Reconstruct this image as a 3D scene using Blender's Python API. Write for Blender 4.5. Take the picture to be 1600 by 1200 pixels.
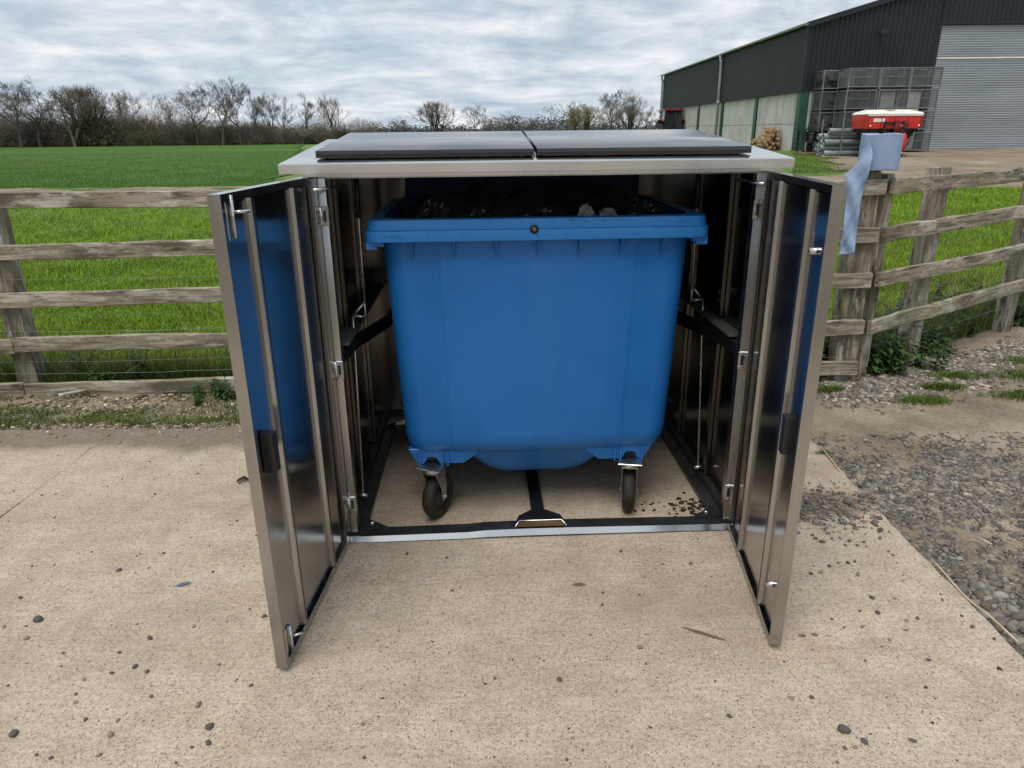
import bpy, bmesh, math, random
import numpy as np
from mathutils import Vector, Matrix

for o in list(bpy.data.objects): bpy.data.objects.remove(o)
S = bpy.context.scene
C = S.collection
R = math.radians
rnd = random.Random(7)
NP = np.random.default_rng(11)

# ------------------------------------------------------------------ camera
CAM_H = 1.65
cd = bpy.data.cameras.new('camera'); cam = bpy.data.objects.new('camera', cd); C.objects.link(cam)
p, r = R(19.6), R(0.6)
fw = Vector((0, math.cos(p), -math.sin(p))); up = Vector((0, math.sin(p), math.cos(p))); rt = Vector((1, 0, 0))
rt2 = rt*math.cos(r) - up*math.sin(r); up2 = up*math.cos(r) + rt*math.sin(r)
m = Matrix((rt2, up2, -fw)).transposed().to_4x4(); m.translation = (0, 0, CAM_H)
cam.matrix_world = m
cd.sensor_width = 36; cd.lens = 1115/1600*36; cd.clip_start = .05; cd.clip_end = 4000
S.camera = cam

# ------------------------------------------------------------------ world: cloudy sky
SUN_EL, SUN_AZ = 64, 205        # azimuth clockwise from +Y
W = bpy.data.worlds.new('World'); S.world = W; W.use_nodes = True
nt = W.node_tree; nt.nodes.clear()
def WN(t, **k):
    n = nt.nodes.new(t)
    for a, b in k.items(): setattr(n, a, b)
    return n
out = WN('ShaderNodeOutputWorld'); bg = WN('ShaderNodeBackground'); bg.inputs['Strength'].default_value = .1
sky = WN('ShaderNodeTexSky', sky_type='NISHITA', sun_disc=False); sky.sun_elevation = R(SUN_EL); sky.sun_rotation = R(SUN_AZ)
tc = WN('ShaderNodeTexCoord'); sep = WN('ShaderNodeSeparateXYZ'); nt.links.new(tc.outputs['Generated'], sep.inputs[0])
mx = WN('ShaderNodeMath', operation='MAXIMUM'); mx.inputs[1].default_value = 0; nt.links.new(sep.outputs[2], mx.inputs[0])
ad = WN('ShaderNodeMath', operation='ADD'); ad.inputs[1].default_value = .13; nt.links.new(mx.outputs[0], ad.inputs[0])
def dv(i):
    d = WN('ShaderNodeMath', operation='DIVIDE'); nt.links.new(sep.outputs[i], d.inputs[0]); nt.links.new(ad.outputs[0], d.inputs[1]); return d
dx, dy = dv(0), dv(1)
cmb = WN('ShaderNodeCombineXYZ'); nt.links.new(dx.outputs[0], cmb.inputs[0]); nt.links.new(dy.outputs[0], cmb.inputs[1])
def wnoise(scale, det, off, ro=.55):
    mp = WN('ShaderNodeMapping'); mp.inputs['Location'].default_value = off; mp.inputs['Scale'].default_value = (scale*.85, scale, 1)
    nt.links.new(cmb.outputs[0], mp.inputs[0])
    n = WN('ShaderNodeTexNoise'); n.inputs['Scale'].default_value = 1; n.inputs['Detail'].default_value = det; n.inputs['Roughness'].default_value = ro
    n.inputs['Distortion'].default_value = .3
    nt.links.new(mp.outputs[0], n.inputs['Vector']); return n
def wramp(src, stops):
    c = WN('ShaderNodeValToRGB'); e = c.color_ramp.elements
    while len(e) < len(stops): e.new(.5)
    for k, (pos, col) in enumerate(stops): e[k].position = pos; e[k].color = (*col, 1)
    nt.links.new(src, c.inputs[0]); return c
n1 = wnoise(1.9, 9, (3.1, 1.7, 0), .6); n2 = wnoise(.5, 4, (9.4, 2.2, 0))
mpl = WN('ShaderNodeMapping'); mpl.inputs['Scale'].default_value = (7, 7, 22); nt.links.new(tc.outputs['Generated'], mpl.inputs[0])
n3 = WN('ShaderNodeTexNoise'); n3.inputs['Scale'].default_value = 1; n3.inputs['Detail'].default_value = 7; n3.inputs['Roughness'].default_value = .62; n3.inputs['Distortion'].default_value = .5; nt.links.new(mpl.outputs[0], n3.inputs['Vector'])
lump = WN('ShaderNodeMixRGB'); lump.inputs[0].default_value = .5; nt.links.new(n1.outputs[0], lump.inputs[1]); nt.links.new(n3.outputs[0], lump.inputs[2])
cl = wramp(lump.outputs[0], [(.37, (.250, .310, .375)), (.45, (.325, .378, .435)), (.53, (.43, .465, .50)), (.63, (.57, .58, .59))])
bri = WN('ShaderNodeVectorMath', operation='SCALE'); bri.inputs['Scale'].default_value = 10; nt.links.new(cl.outputs[0], bri.inputs[0])
gap = wramp(n2.outputs[0], [(.30, (.35, .35, .35)), (.46, (.0, .0, .0))])
mixw = WN('ShaderNodeMixRGB'); nt.links.new(gap.outputs[0], mixw.inputs[0]); nt.links.new(bri.outputs[0], mixw.inputs[1]); nt.links.new(sky.outputs[0], mixw.inputs[2])
nt.links.new(mixw.outputs[0], bg.inputs[0]); nt.links.new(bg.outputs[0], out.inputs[0])

# ------------------------------------------------------------------ sun (veiled by cloud)
sl = bpy.data.lights.new('sun', 'SUN'); sl.energy = 1.5; sl.angle = R(35); sl.color = (1, .955, .89)
so = bpy.data.objects.new('sun', sl); C.objects.link(so)
sd = Vector((math.sin(R(SUN_AZ))*math.cos(R(SUN_EL)), math.cos(R(SUN_AZ))*math.cos(R(SUN_EL)), math.sin(R(SUN_EL))))
so.rotation_euler = sd.to_track_quat('Z', 'Y').to_euler(); so.location = (0, 0, 20)
vs = S.view_settings; vs.view_transform = 'Standard'; vs.look = 'None'; vs.exposure = 0.75; vs.gamma = 1; vs.use_curve_mapping = False
S.cycles.max_bounces = 6; S.cycles.diffuse_bounces = 3; S.cycles.glossy_bounces = 4; S.cycles.use_adaptive_sampling = True; S.cycles.adaptive_threshold = .025
S.cycles.use_denoising = True
S.cycles.sample_clamp_indirect = 4

# ------------------------------------------------------------------ material helpers
class Mat:
    def __init__(s, name, rough=.7, metal=0, spec=.5):
        s.m = bpy.data.materials.new(name); s.m.use_nodes = True; s.t = s.m.node_tree
        s.b = s.t.nodes['Principled BSDF']; s.b.inputs['Roughness'].default_value = rough; s.b.inputs['Metallic'].default_value = metal
        s.b.inputs['Specular IOR Level'].default_value = spec
        s.tc = None
    def n(s, t, **k):
        x = s.t.nodes.new(t)
        for a, b in k.items(): setattr(x, a, b)
        return x
    def l(s, a, b): s.t.links.new(a, b)
    def col(s, c): s.b.inputs['Base Color'].default_value = (*c, 1); return s
    def coord(s, scale=(1, 1, 1), kind='Object', rand=False):
        if s.tc is None: s.tc = s.n('ShaderNodeTexCoord')
        mp = s.n('ShaderNodeMapping'); mp.inputs['Scale'].default_value = scale; src = s.tc.outputs[kind]
        if rand:
            oi = s.n('ShaderNodeObjectInfo'); mu = s.n('ShaderNodeMath', operation='MULTIPLY'); mu.inputs[1].default_value = 37
            s.l(oi.outputs['Random'], mu.inputs[0]); a = s.n('ShaderNodeVectorMath', operation='ADD'); s.l(src, a.inputs[0]); s.l(mu.outputs[0], a.inputs[1]); src = a.outputs[0]
        s.l(src, mp.inputs[0]); return mp.outputs[0]
    def noise(s, scale, det=4, ro=.55, vec=None, dist=0):
        x = s.n('ShaderNodeTexNoise'); x.inputs['Scale'].default_value = scale; x.inputs['Detail'].default_value = det; x.inputs['Roughness'].default_value = ro
        x.inputs['Distortion'].default_value = dist; s.l(vec if vec is not None else s.coord(), x.inputs['Vector']); return x.outputs[0]
    def voro(s, scale, vec=None, out='Distance', rand=1):
        x = s.n('ShaderNodeTexVoronoi'); x.inputs['Scale'].default_value = scale; x.inputs['Randomness'].default_value = rand
        s.l(vec if vec is not None else s.coord(), x.inputs['Vector']); return x.outputs[out]
    def ramp(s, src, stops, interp='LINEAR'):
        c = s.n('ShaderNodeValToRGB'); c.color_ramp.interpolation = interp; e = c.color_ramp.elements
        while len(e) < len(stops): e.new(.5)
        for k, (pos, col) in enumerate(stops):
            e[k].position = pos; e[k].color = (*col, 1) if not isinstance(col, (int, float)) else (col, col, col, 1)
        s.l(src, c.inputs[0]); return c.outputs[0]
    def mix(s, fac, a, b, mode='MIX'):
        x = s.n('ShaderNodeMixRGB', blend_type=mode)
        for i, v in enumerate((fac, a, b)):
            if isinstance(v, (int, float)): x.inputs[i].default_value = v if i == 0 else (v, v, v, 1)
            elif isinstance(v, tuple): x.inputs[i].default_value = (*v, 1)
            else: s.l(v, x.inputs[i])
        return x.outputs[0]
    def math(s, op, a, b=None, clamp=False):
        x = s.n('ShaderNodeMath', operation=op, use_clamp=clamp)
        for i, v in enumerate((a, b)):
            if v is None: continue
            if isinstance(v, (int, float)): x.inputs[i].default_value = v
            else: s.l(v, x.inputs[i])
        return x.outputs[0]
    def base(s, src): s.l(src, s.b.inputs['Base Color']); return s
    def rough(s, src): s.l(src, s.b.inputs['Roughness']); return s
    def bump(s, src, strength=.3, dist=.01):
        b = s.n('ShaderNodeBump'); b.inputs['Strength'].default_value = strength; b.inputs['Distance'].default_value = dist
        s.l(src, b.inputs['Height']); s.l(b.outputs[0], s.b.inputs['Normal']); return s
M = {}
def plain(name, col, rough=.6, metal=0, spec=.5, var=.25, scale=6, bump=0):
    a = Mat(name, rough, metal, spec)
    f = a.noise(scale, 5, .6, a.coord(rand=True))
    a.base(a.ramp(f, [(.3, tuple(c*(1-var) for c in col)), (.7, tuple(min(1, c*(1+var)) for c in col))]))
    if bump: a.bump(a.noise(scale*12, 3), bump, .004)
    M[name] = a.m; return a
# --- steel, brushed along the vertical
def steel(name, col, rough, aniso, rot=0.0, grime=.25, grain=(260, 260, 3)):
    a = Mat(name, rough, 1)
    f = a.noise(3, 5, .6, a.coord((1, 1, .35)))
    fine = a.noise(1, 3, .6, a.coord(grain))
    c1 = a.ramp(f, [(.3, tuple(c*(1-grime) for c in col)), (.7, col)])
    a.base(a.mix(.12, c1, fine, 'OVERLAY'))
    a.rough(a.ramp(a.mix(.35, f, fine), [(.3, rough*.75), (.7, rough*1.3)]))
    a.b.inputs['Anisotropic'].default_value = aniso; a.b.inputs['Anisotropic Rotation'].default_value = rot
    tg = a.n('ShaderNodeTangent', direction_type='RADIAL', axis='Z'); a.l(tg.outputs[0], a.b.inputs['Tangent'])
    wav = a.noise(2.6, 2, .5); bb_ = a.n('ShaderNodeBump'); bb_.inputs['Strength'].default_value = .10; bb_.inputs['Distance'].default_value = .02; a.l(wav, bb_.inputs['Height'])
    b2_ = a.n('ShaderNodeBump'); b2_.inputs['Strength'].default_value = .04; b2_.inputs['Distance'].default_value = .002; a.l(fine, b2_.inputs['Height']); a.l(bb_.outputs[0], b2_.inputs['Normal']); a.l(b2_.outputs[0], a.b.inputs['Normal'])
    M[name] = a.m
steel('steel', (.52, .515, .505), .23, .6, 0, .35)
steel('steel_panel', (.49, .485, .475), .17, .6, 0, .2)
steel('steel_bright', (.72, .71, .69), .26, .3)
steel('steel_roof', (.74, .735, .72), .16, 0, 0, .12, (3, 260, 260))
steel('steel_fascia', (.66, .62, .56), .30, 0, 0, .15, (3, 260, 260))
a = Mat('steel_wall', .2, 1)          # inner lining; dark interior reflections put into the steel colour
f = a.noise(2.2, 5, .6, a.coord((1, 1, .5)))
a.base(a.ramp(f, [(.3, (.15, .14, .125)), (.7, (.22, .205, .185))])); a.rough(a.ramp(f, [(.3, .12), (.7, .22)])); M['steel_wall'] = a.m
# lid composite sheet
a = Mat('lid_sheet', .34, 0, .7); f = a.noise(1.7, 5, .6, a.coord((1, 3, 1)))
a.base(a.ramp(f, [(.3, (.009, .010, .012)), (.7, (.016, .017, .020))])); a.rough(a.ramp(f, [(.35, .07), (.65, .12)])); M['lid_sheet'] = a.m
plain('black_paint', (.010, .010, .011), .38, 0, .5, .4)
plain('dark_channel', (.045, .046, .05), .45, .6, .5, .4, 14)
plain('channel_steel', (.085, .082, .078), .38, .7, .5, .4, 9)
plain('ledge_steel', (.12, .115, .105), .5, .3, .5, .3, 9)
plain('black_plastic', (.013, .013, .014), .42, 0, .5, .3)
plain('zinc', (.55, .54, .50), .35, 1, .5, .25, 30)
# blue bin plastic
a = Mat('bin_blue', .42, 0, .45); f = a.noise(2.5, 6, .6); sc = a.noise(1, 2, .5, a.coord((3, 3, 160)))
sc2 = a.noise(34, 4, .7)
b1 = a.ramp(f, [(.3, (.006, .128, .41)), (.7, (.013, .160, .48))])
b2 = a.mix(a.ramp(sc2, [(.62, 0.), (.74, .32)]), b1, (.10, .22, .36))
stk = a.noise(1, 6, .7, a.coord((9, 9, .7))); sf_ = a.noise(1, 6, .8, a.coord((5, 5, 75))); b2 = a.mix(a.ramp(sf_, [(.64, 0.), (.72, .40)]), b2, (.12, .25, .40)); b2 = a.mix(a.ramp(stk, [(.50, 0.), (.72, .30)]), b2, (.035, .19, .42))
b2 = a.mix(a.ramp(a.noise(1, 5, .75, a.coord((120, 120, 6))), [(.66, 0.), (.76, .35)]), b2, (.07, .21, .40))
b2 = a.mix(a.ramp(a.noise(3.1, 6, .75, a.coord((1, 1, .6))), [(.54, 0.), (.70, .35)]), b2, (.010, .095, .27))
a.base(b2); a.rough(a.ramp(f, [(.3, .36), (.7, .5)])); a.bump(a.mix(.3, sc, sc2), .05, .002); M['bin_blue'] = a.m
a = Mat('bin_rim', .4, 0, .45); f = a.noise(3, 5); dk = a.noise(1, 5, .75, a.coord((16, 16, 60)))
b1 = a.ramp(f, [(.3, (.014, .170, .48)), (.7, (.022, .20, .54))])
a.base(a.mix(a.ramp(dk, [(.56, 0.), (.68, .85)]), b1, (.012, .055, .13))); M['bin_rim'] = a.m
plain('bin_lid', (.008, .03, .10), .5, 0, .4, .3)
plain('rubber', (.022, .018, .015), .62, 0, .3, .55, 22, .25)
plain('hub', (.04, .035, .03), .6, 0, .3, .4, 20)
a = plain('bag_black', (.016, .016, .018), .26, 0, .5, .3, 8)
a = plain('bag_white', (.30, .30, .32), .35, 0, .5, .2, 12)
plain('brass', (.20, .12, .05), .5, .6)
# weathered timber: grain along X (rails) or Z (posts)
def wood(name, sc, tint=1.0):
    a = Mat(name, .88, 0, .2)
    v = a.coord(sc, rand=True); g = a.noise(1, 6, .7, v, .4)
    big = a.noise(3.4, 6, .7, a.coord(tuple(.30 if q < 10 else 1 for q in sc), rand=True))
    mid = a.noise(8.5, 6, .75, a.coord(tuple(.30 if q < 10 else 1.3 for q in sc), rand=True))
    c = a.ramp(g, [(.30, (.055*tint, .045*tint, .032*tint)), (.42, (.165*tint, .137*tint, .098*tint)), (.55, (.285*tint, .245*tint, .18*tint)), (.72, (.43*tint, .385*tint, .30*tint))])
    c = a.mix(a.ramp(big, [(.50, 0.), (.60, .80)]), c, (.060, .052, .038))
    c = a.mix(a.ramp(mid, [(.52, 0.), (.60, .62)]), c, (.50, .47, .41))
    c = a.mix(a.ramp(a.noise(1.3, 3, .5, a.coord(rand=True)), [(.52, 0.), (.70, .25)]), c, (.13, .14, .06))
    hs_ = a.n('ShaderNodeHueSaturation'); hs_.inputs['Saturation'].default_value = .98; hs_.inputs['Value'].default_value = 1.08; a.l(c, hs_.inputs['Color']); c = hs_.outputs[0]
    kn = a.voro(1, a.coord(tuple(2.2 if q < 10 else 7 for q in sc), rand=True))
    c = a.mix(a.ramp(kn, [(.05, .85), (.13, 0.)]), c, (.045, .034, .024))
    a.base(c); a.bump(a.mix(.35, g, mid), .7, .006); M[name] = a.m
wood('wood_rail', (3, 46, 46), 1.0)
wood('wood_post', (46, 46, 3), .92)
# concrete slab
a = Mat('concrete', .9, 0, .25)
big = a.noise(.7, 6, .62); mid = a.noise(6, 6, .7); fine = a.noise(75, 4, .7); broom = a.noise(1, 3, .6, a.coord((7, 95, 20)))
c = a.ramp(mid, [(.30, (.345, .285, .222)), (.50, (.44, .37, .295)), (.72, (.53, .46, .38))])
c = a.mix(a.ramp(big, [(.38, .0), (.66, .42)]), c, (.41, .35, .275))
c = a.mix(a.ramp(a.noise(1.6, 4, .6), [(.52, 0.), (.72, .38)]), c, (.40, .275, .205))
c = a.mix(.62, c, fine, 'OVERLAY'); c = a.mix(.24, c, broom, 'OVERLAY'); c = a.mix(.35, c, a.noise(190, 3, .7), 'OVERLAY')
def spots(scale, lo, hi, thr, colour, amt, c):
    v = a.coord((1, 1, 1)); x = a.n('ShaderNodeTexVoronoi'); x.inputs['Scale'].default_value = scale; a.l(v, x.inputs['Vector'])
    sepc = a.n('ShaderNodeSeparateColor'); a.l(x.outputs['Color'], sepc.inputs[0])
    on = a.ramp(sepc.outputs[0], [(thr, 0.), (thr+.01, 1.)]); near = a.ramp(x.outputs['Distance'], [(lo, 1.), (hi, 0.)])
    size = a.math('MULTIPLY', on, near)
    return a.mix(a.math('MULTIPLY', size, amt), c, colour), size
c, s1 = spots(88, .16, .34, .55, (.135, .105, .082), .75, c)
c, s2 = spots(150, .22, .42, .50, (.14, .11, .085), .75, c)
c, s3 = spots(46, .10, .20, .82, (.075, .060, .050), .85, c)
c, s4 = spots(120, .20, .38, .70, (.60, .54, .45), .65, c)
damp = a.noise(1, 5, .6, a.coord((.55, 1.3, 1))); c = a.mix(a.ramp(damp, [(.48, 0.), (.64, .42)]), c, (.25, .195, .145))
c = a.mix(a.ramp(a.noise(1, 6, .7, a.coord((1.1, 4.5, 1))), [(.58, 0.), (.70, .35)]), c, (.54, .48, .41))
# dirt with a shape of its own: old silt along the far edge, earth trodden in from the track
sx = a.n('ShaderNodeSeparateXYZ'); a.l(a.tc.outputs['Object'], sx.inputs[0])
edge = a.math('ADD', sx.outputs[1], a.math('MULTIPLY', a.noise(2.4, 5, .65), .34))
c = a.mix(a.ramp(a.math('SUBTRACT', edge, 3.0), [(.73, 0.), (.86, .74)]), c, a.ramp(a.noise(22, 4, .7), [(.35, (.082, .068, .052)), (.62, (.155, .128, .10)), (.75, (.28, .24, .19))]))
tx = a.math('SUBTRACT', sx.outputs[0], 1.32); ty = a.math('SUBTRACT', sx.outputs[1], 2.93)
dd = a.math('ADD', a.math('MULTIPLY', a.math('MULTIPLY', tx, tx), 3.2), a.math('MULTIPLY', a.math('MULTIPLY', ty, ty), 22))
dd = a.math('ADD', dd, a.math('MULTIPLY', a.math('SUBTRACT', a.noise(7, 5, .7), .5), 1.3))
c = a.mix(a.ramp(dd, [(.10, .80), (.62, 0.)]), c, a.ramp(a.noise(40, 4, .7), [(.35, (.075, .058, .042)), (.6, (.17, .12, .078)), (.72, (.25, .19, .13))]))
def blot(cx, cy, rx, ry, ang, c, colour=(.095, .072, .04), amt=.85):
    qx = a.math('SUBTRACT', sx.outputs[0], cx); qy = a.math('SUBTRACT', sx.outputs[1], cy); ca, sa = math.cos(ang), math.sin(ang)
    ux = a.math('ADD', a.math('MULTIPLY', qx, ca/rx), a.math('MULTIPLY', qy, sa/rx)); uy = a.math('ADD', a.math('MULTIPLY', qx, -sa/ry), a.math('MULTIPLY', qy, ca/ry))
    d2 = a.math('ADD', a.math('MULTIPLY', ux, ux), a.math('MULTIPLY', uy, uy)); d2 = a.math('ADD', d2, a.math('MULTIPLY', a.math('SUBTRACT', a.noise(60, 3), .5), 1.2))
    return a.mix(a.ramp(d2, [(.5, amt), (1.1, 0.)]), c, colour)
c = blot(.248, 2.325, .030, .014, 0, c); c = blot(.655, 2.035, .095, .011, -.5, c); c = blot(.99, 2.02, .016, .011, 0, c); c = blot(1.035, 2.025, .014, .011, 0, c)
c = a.mix(1.0, c, (.985, .955, .915), 'MULTIPLY')
a.base(c)
h = a.mix(.5, a.mix(.5, fine, broom), a.math('SUBTRACT', 1.0, a.math('MAXIMUM', s1, s3)))
a.bump(h, .45, .005); M['concrete'] = a.m
# earth / compacted track
a = Mat('dirt', .95, 0, .15)
c = a.ramp(a.noise(1.5, 6, .65), [(.32, (.170, .135, .095)), (.5, (.275, .222, .162)), (.68, (.40, .33, .25))])
c = a.mix(.55, c, a.noise(48, 5, .75), 'OVERLAY')
c = a.mix(a.ramp(a.voro(95), [(.10, .5), (.24, 0.)]), c, (.08, .068, .055))
a.base(c); a.bump(a.mix(.5, a.noise(26, 5, .75), a.noise(90, 4, .7)), .9, .02); M['dirt'] = a.m
a = Mat('yard', .95, 0, .15)
c = a.ramp(a.noise(.5, 7, .7), [(.32, (.17, .132, .092)), (.55, (.27, .215, .155)), (.7, (.37, .31, .235))])
c = a.mix(.5, c, a.noise(6, 5, .75), 'OVERLAY'); a.base(c); a.bump(a.noise(9, 5, .7), .6, .05); M['yard'] = a.m
# grass, crop
def green(name, c0, c1, c2, sc=9., rough=.6):
    a = Mat(name, rough, 0, .25)
    f = a.noise(sc*14, 2, .5); g = a.noise(.55, 5, .6); k = a.noise(sc*.22, 3, .6)
    c = a.ramp(f, [(.28, c0), (.5, c1), (.74, c2)])
    c = a.mix(a.ramp(g, [(.42, 0.), (.64, .38)]), c, tuple(q*1.25 for q in c1))
    c = a.mix(a.ramp(k, [(.50, 0.), (.70, .30)]), c, (c2[0]*1.1, c2[1]*.86, c2[2]*1.2))
    c = a.mix(a.ramp(a.noise(1.7, 5, .65), [(.46, 0.), (.66, .55)]), c, tuple(q*.72 for q in c0))
    a.base(c)
    M[name] = a.m; return a
green('grass', (.100, .175, .013), (.190, .305, .022), (.310, .410, .050))
green('verge_grass', (.042, .078, .012), (.090, .145, .022), (.185, .215, .055))
a = green('grass_soil', (.055, .110, .012), (.095, .175, .016), (.140, .220, .026), 4)
a = Mat('crop', .8, 0, .15)
rows = a.noise(1, 4, .6, a.coord((.10, 2.2, 1)))
c = a.ramp(a.noise(.09, 6, .65), [(.35, (.042, .102, .011)), (.65, (.064, .138, .015))])
c = a.mix(.30, c, rows, 'OVERLAY'); c = a.mix(.35, c, a.noise(3.2, 4, .7), 'OVERLAY')
sxy = a.n('ShaderNodeSeparateXYZ'); a.l(a.tc.outputs['Object'], sxy.inputs[0]); tl_ = a.math('ADD', a.math('MULTIPLY', sxy.outputs[0], .965), a.math('MULTIPLY', sxy.outputs[1], .253))
for off_ in (0., 1.9):
    fr_ = a.math('ABSOLUTE', a.math('SUBTRACT', a.math('FRACT', a.math('MULTIPLY', a.math('ADD', tl_, 7.5+off_), 1/18.)), .5)); c = a.mix(a.ramp(fr_, [(.008, .55), (.020, 0.)]), c, (.075, .085, .030))
c = a.mix(a.ramp(a.noise(.22, 5, .6), [(.48, 0.), (.68, .40)]), c, (.085, .150, .022)); a.base(c); a.bump(a.noise(5, 4, .7), .6, .1); M['crop'] = a.m
green('crop_blades', (.032, .086, .008), (.052, .122, .011), (.080, .160, .017), 5)
green('nettle', (.016, .038, .008), (.032, .070, .013), (.070, .118, .028), 5)
green('dry_grass', (.14, .12, .05), (.24, .20, .10), (.34, .30, .17), 5)
# bark and twigs
plain('bark', (.080, .070, .058), .95, 0, .1, .45, 2)
plain('twig_grey', (.150, .132, .112), .95, 0, .1, .35, .6)
plain('twig_brown', (.155, .125, .097), .95, 0, .1, .35, .6)
plain('twig_yellow', (.175, .150, .050), .95, 0, .1, .3, .6)
plain('twig_olive', (.100, .098, .056), .95, 0, .1, .35, .6)
plain('ivy', (.040, .056, .034), .8, 0, .2, .4, .6)
plain('far_wood', (.100, .108, .105), .95, 0, .1, .35, .05)
plain('far_field', (.11, .16, .07), .95, 0, .1, .3, .01)
# barn
plain('cladding', (.016, .019, .023), .50, 0, .35, .22, .4)
plain('roof_sheet', (.20, .21, .21), .7, 0, .3, .2, .4)
a = Mat('panel_concrete', .92, 0, .2); f = a.noise(.9, 6, .65); st = a.noise(1, 5, .7, a.coord((2.2, 2.2, .35)))
c = a.ramp(f, [(.3, (.42, .415, .38)), (.7, (.60, .59, .55))]); c = a.mix(a.ramp(st, [(.52, 0.), (.72, .5)]), c, (.20, .19, .165)); a.base(c); a.bump(a.noise(14, 4), .3, .02); M['panel_concrete'] = a.m
plain('green_paint', (.018, .075, .048), .45, 0, .5, .3, 1.5)
plain('grey_plastic', (.36, .40, .41), .42, 0, .5, .15, 2)
a = Mat('shutter', .42, .65); f = a.noise(.8, 5, .6, a.coord((.3, 1, 1.5)))
a.base(a.ramp(f, [(.3, (.29, .325, .35)), (.7, (.40, .435, .46))])); M['shutter'] = a.m
plain('galv', (.20, .21, .21), .55, .5, .4, .35, 2)
plain('red_paint', (.62, .028, .018), .35, 0, .5, .2, 1.5)
plain('dark_red', (.30, .018, .018), .4, 0, .5, .2, 2)
plain('cover_white', (.72, .70, .64), .7, 0, .3, .15, 2)
plain('pipe_grey', (.20, .235, .245), .4, 0, .5, .2, 3)
plain('scrap', (.035, .034, .033), .7, .2, .3, .5, 4)
plain('pallet', (.23, .17, .105), .9, 0, .2, .4, 6)
plain('log_end', (.36, .24, .13), .9, 0, .2, .4, 9)
plain('orange', (.75, .18, .02), .4)
plain('lamp_white', (.75, .72, .65), .3)
a = Mat('glass_dark', .06, 0, .6); a.base(a.ramp(a.noise(1.2, 3), [(.4, (.012, .014, .016)), (.6, (.03, .035, .04))])); M['glass_dark'] = a.m
# paper
a = Mat('blue_paper', .85, 0, .15); v = a.coord((1, 1, 1)); wv = a.n('ShaderNodeTexWave', wave_type='BANDS', bands_direction='Z'); wv.inputs['Scale'].default_value = 34; wv.inputs['Distortion'].default_value = .6; a.l(v, wv.inputs['Vector'])
c = a.ramp(a.noise(12, 4, .6), [(.3, (.235, .315, .455)), (.7, (.29, .37, .51))]); c = a.mix(.07, c, wv.outputs[0], 'OVERLAY'); a.base(c); a.bump(a.mix(.6, wv.outputs[0], a.noise(30, 4)), .28, .003); M['blue_paper'] = a.m
plain('card', (.30, .22, .14), .9)
plain('plastic_blue', (.06, .10, .15), .4)
plain('straw', (.52, .44, .30), .8, 0, .3, .25, 9)
plain('stick_pale', (.50, .46, .40), .9, 0, .2, .3, 12)
plain('twig_dark', (.05, .038, .028), .9, 0, .2, .3, 12)
plain('wire', (.30, .31, .30), .5, .7, .5, .2, 3)
# stones: colour of each stone from the attribute "stone"
a = Mat('stone', .85, 0, .3); at = a.n('ShaderNodeAttribute', attribute_name='stone')
c = a.mix(.35, at.outputs['Color'], a.noise(70, 4, .7), 'OVERLAY'); a.base(c); a.bump(a.noise(110, 3), .3, .003); M['stone'] = a.m
a = Mat('pebble', .7, 0, .4); c = a.ramp(a.noise(28, 5, .7, a.coord(rand=True)), [(.35, (.042, .040, .040)), (.55, (.095, .090, .086)), (.72, (.22, .21, .195))]); oi = a.n('ShaderNodeObjectInfo'); c = a.mix(a.ramp(oi.outputs['Random'], [(.62, 0.), (.80, .75)]), c, (.27, .235, .185)); a.base(c); a.bump(a.noise(90, 3), .4, .003); M['pebble'] = a.m

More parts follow.
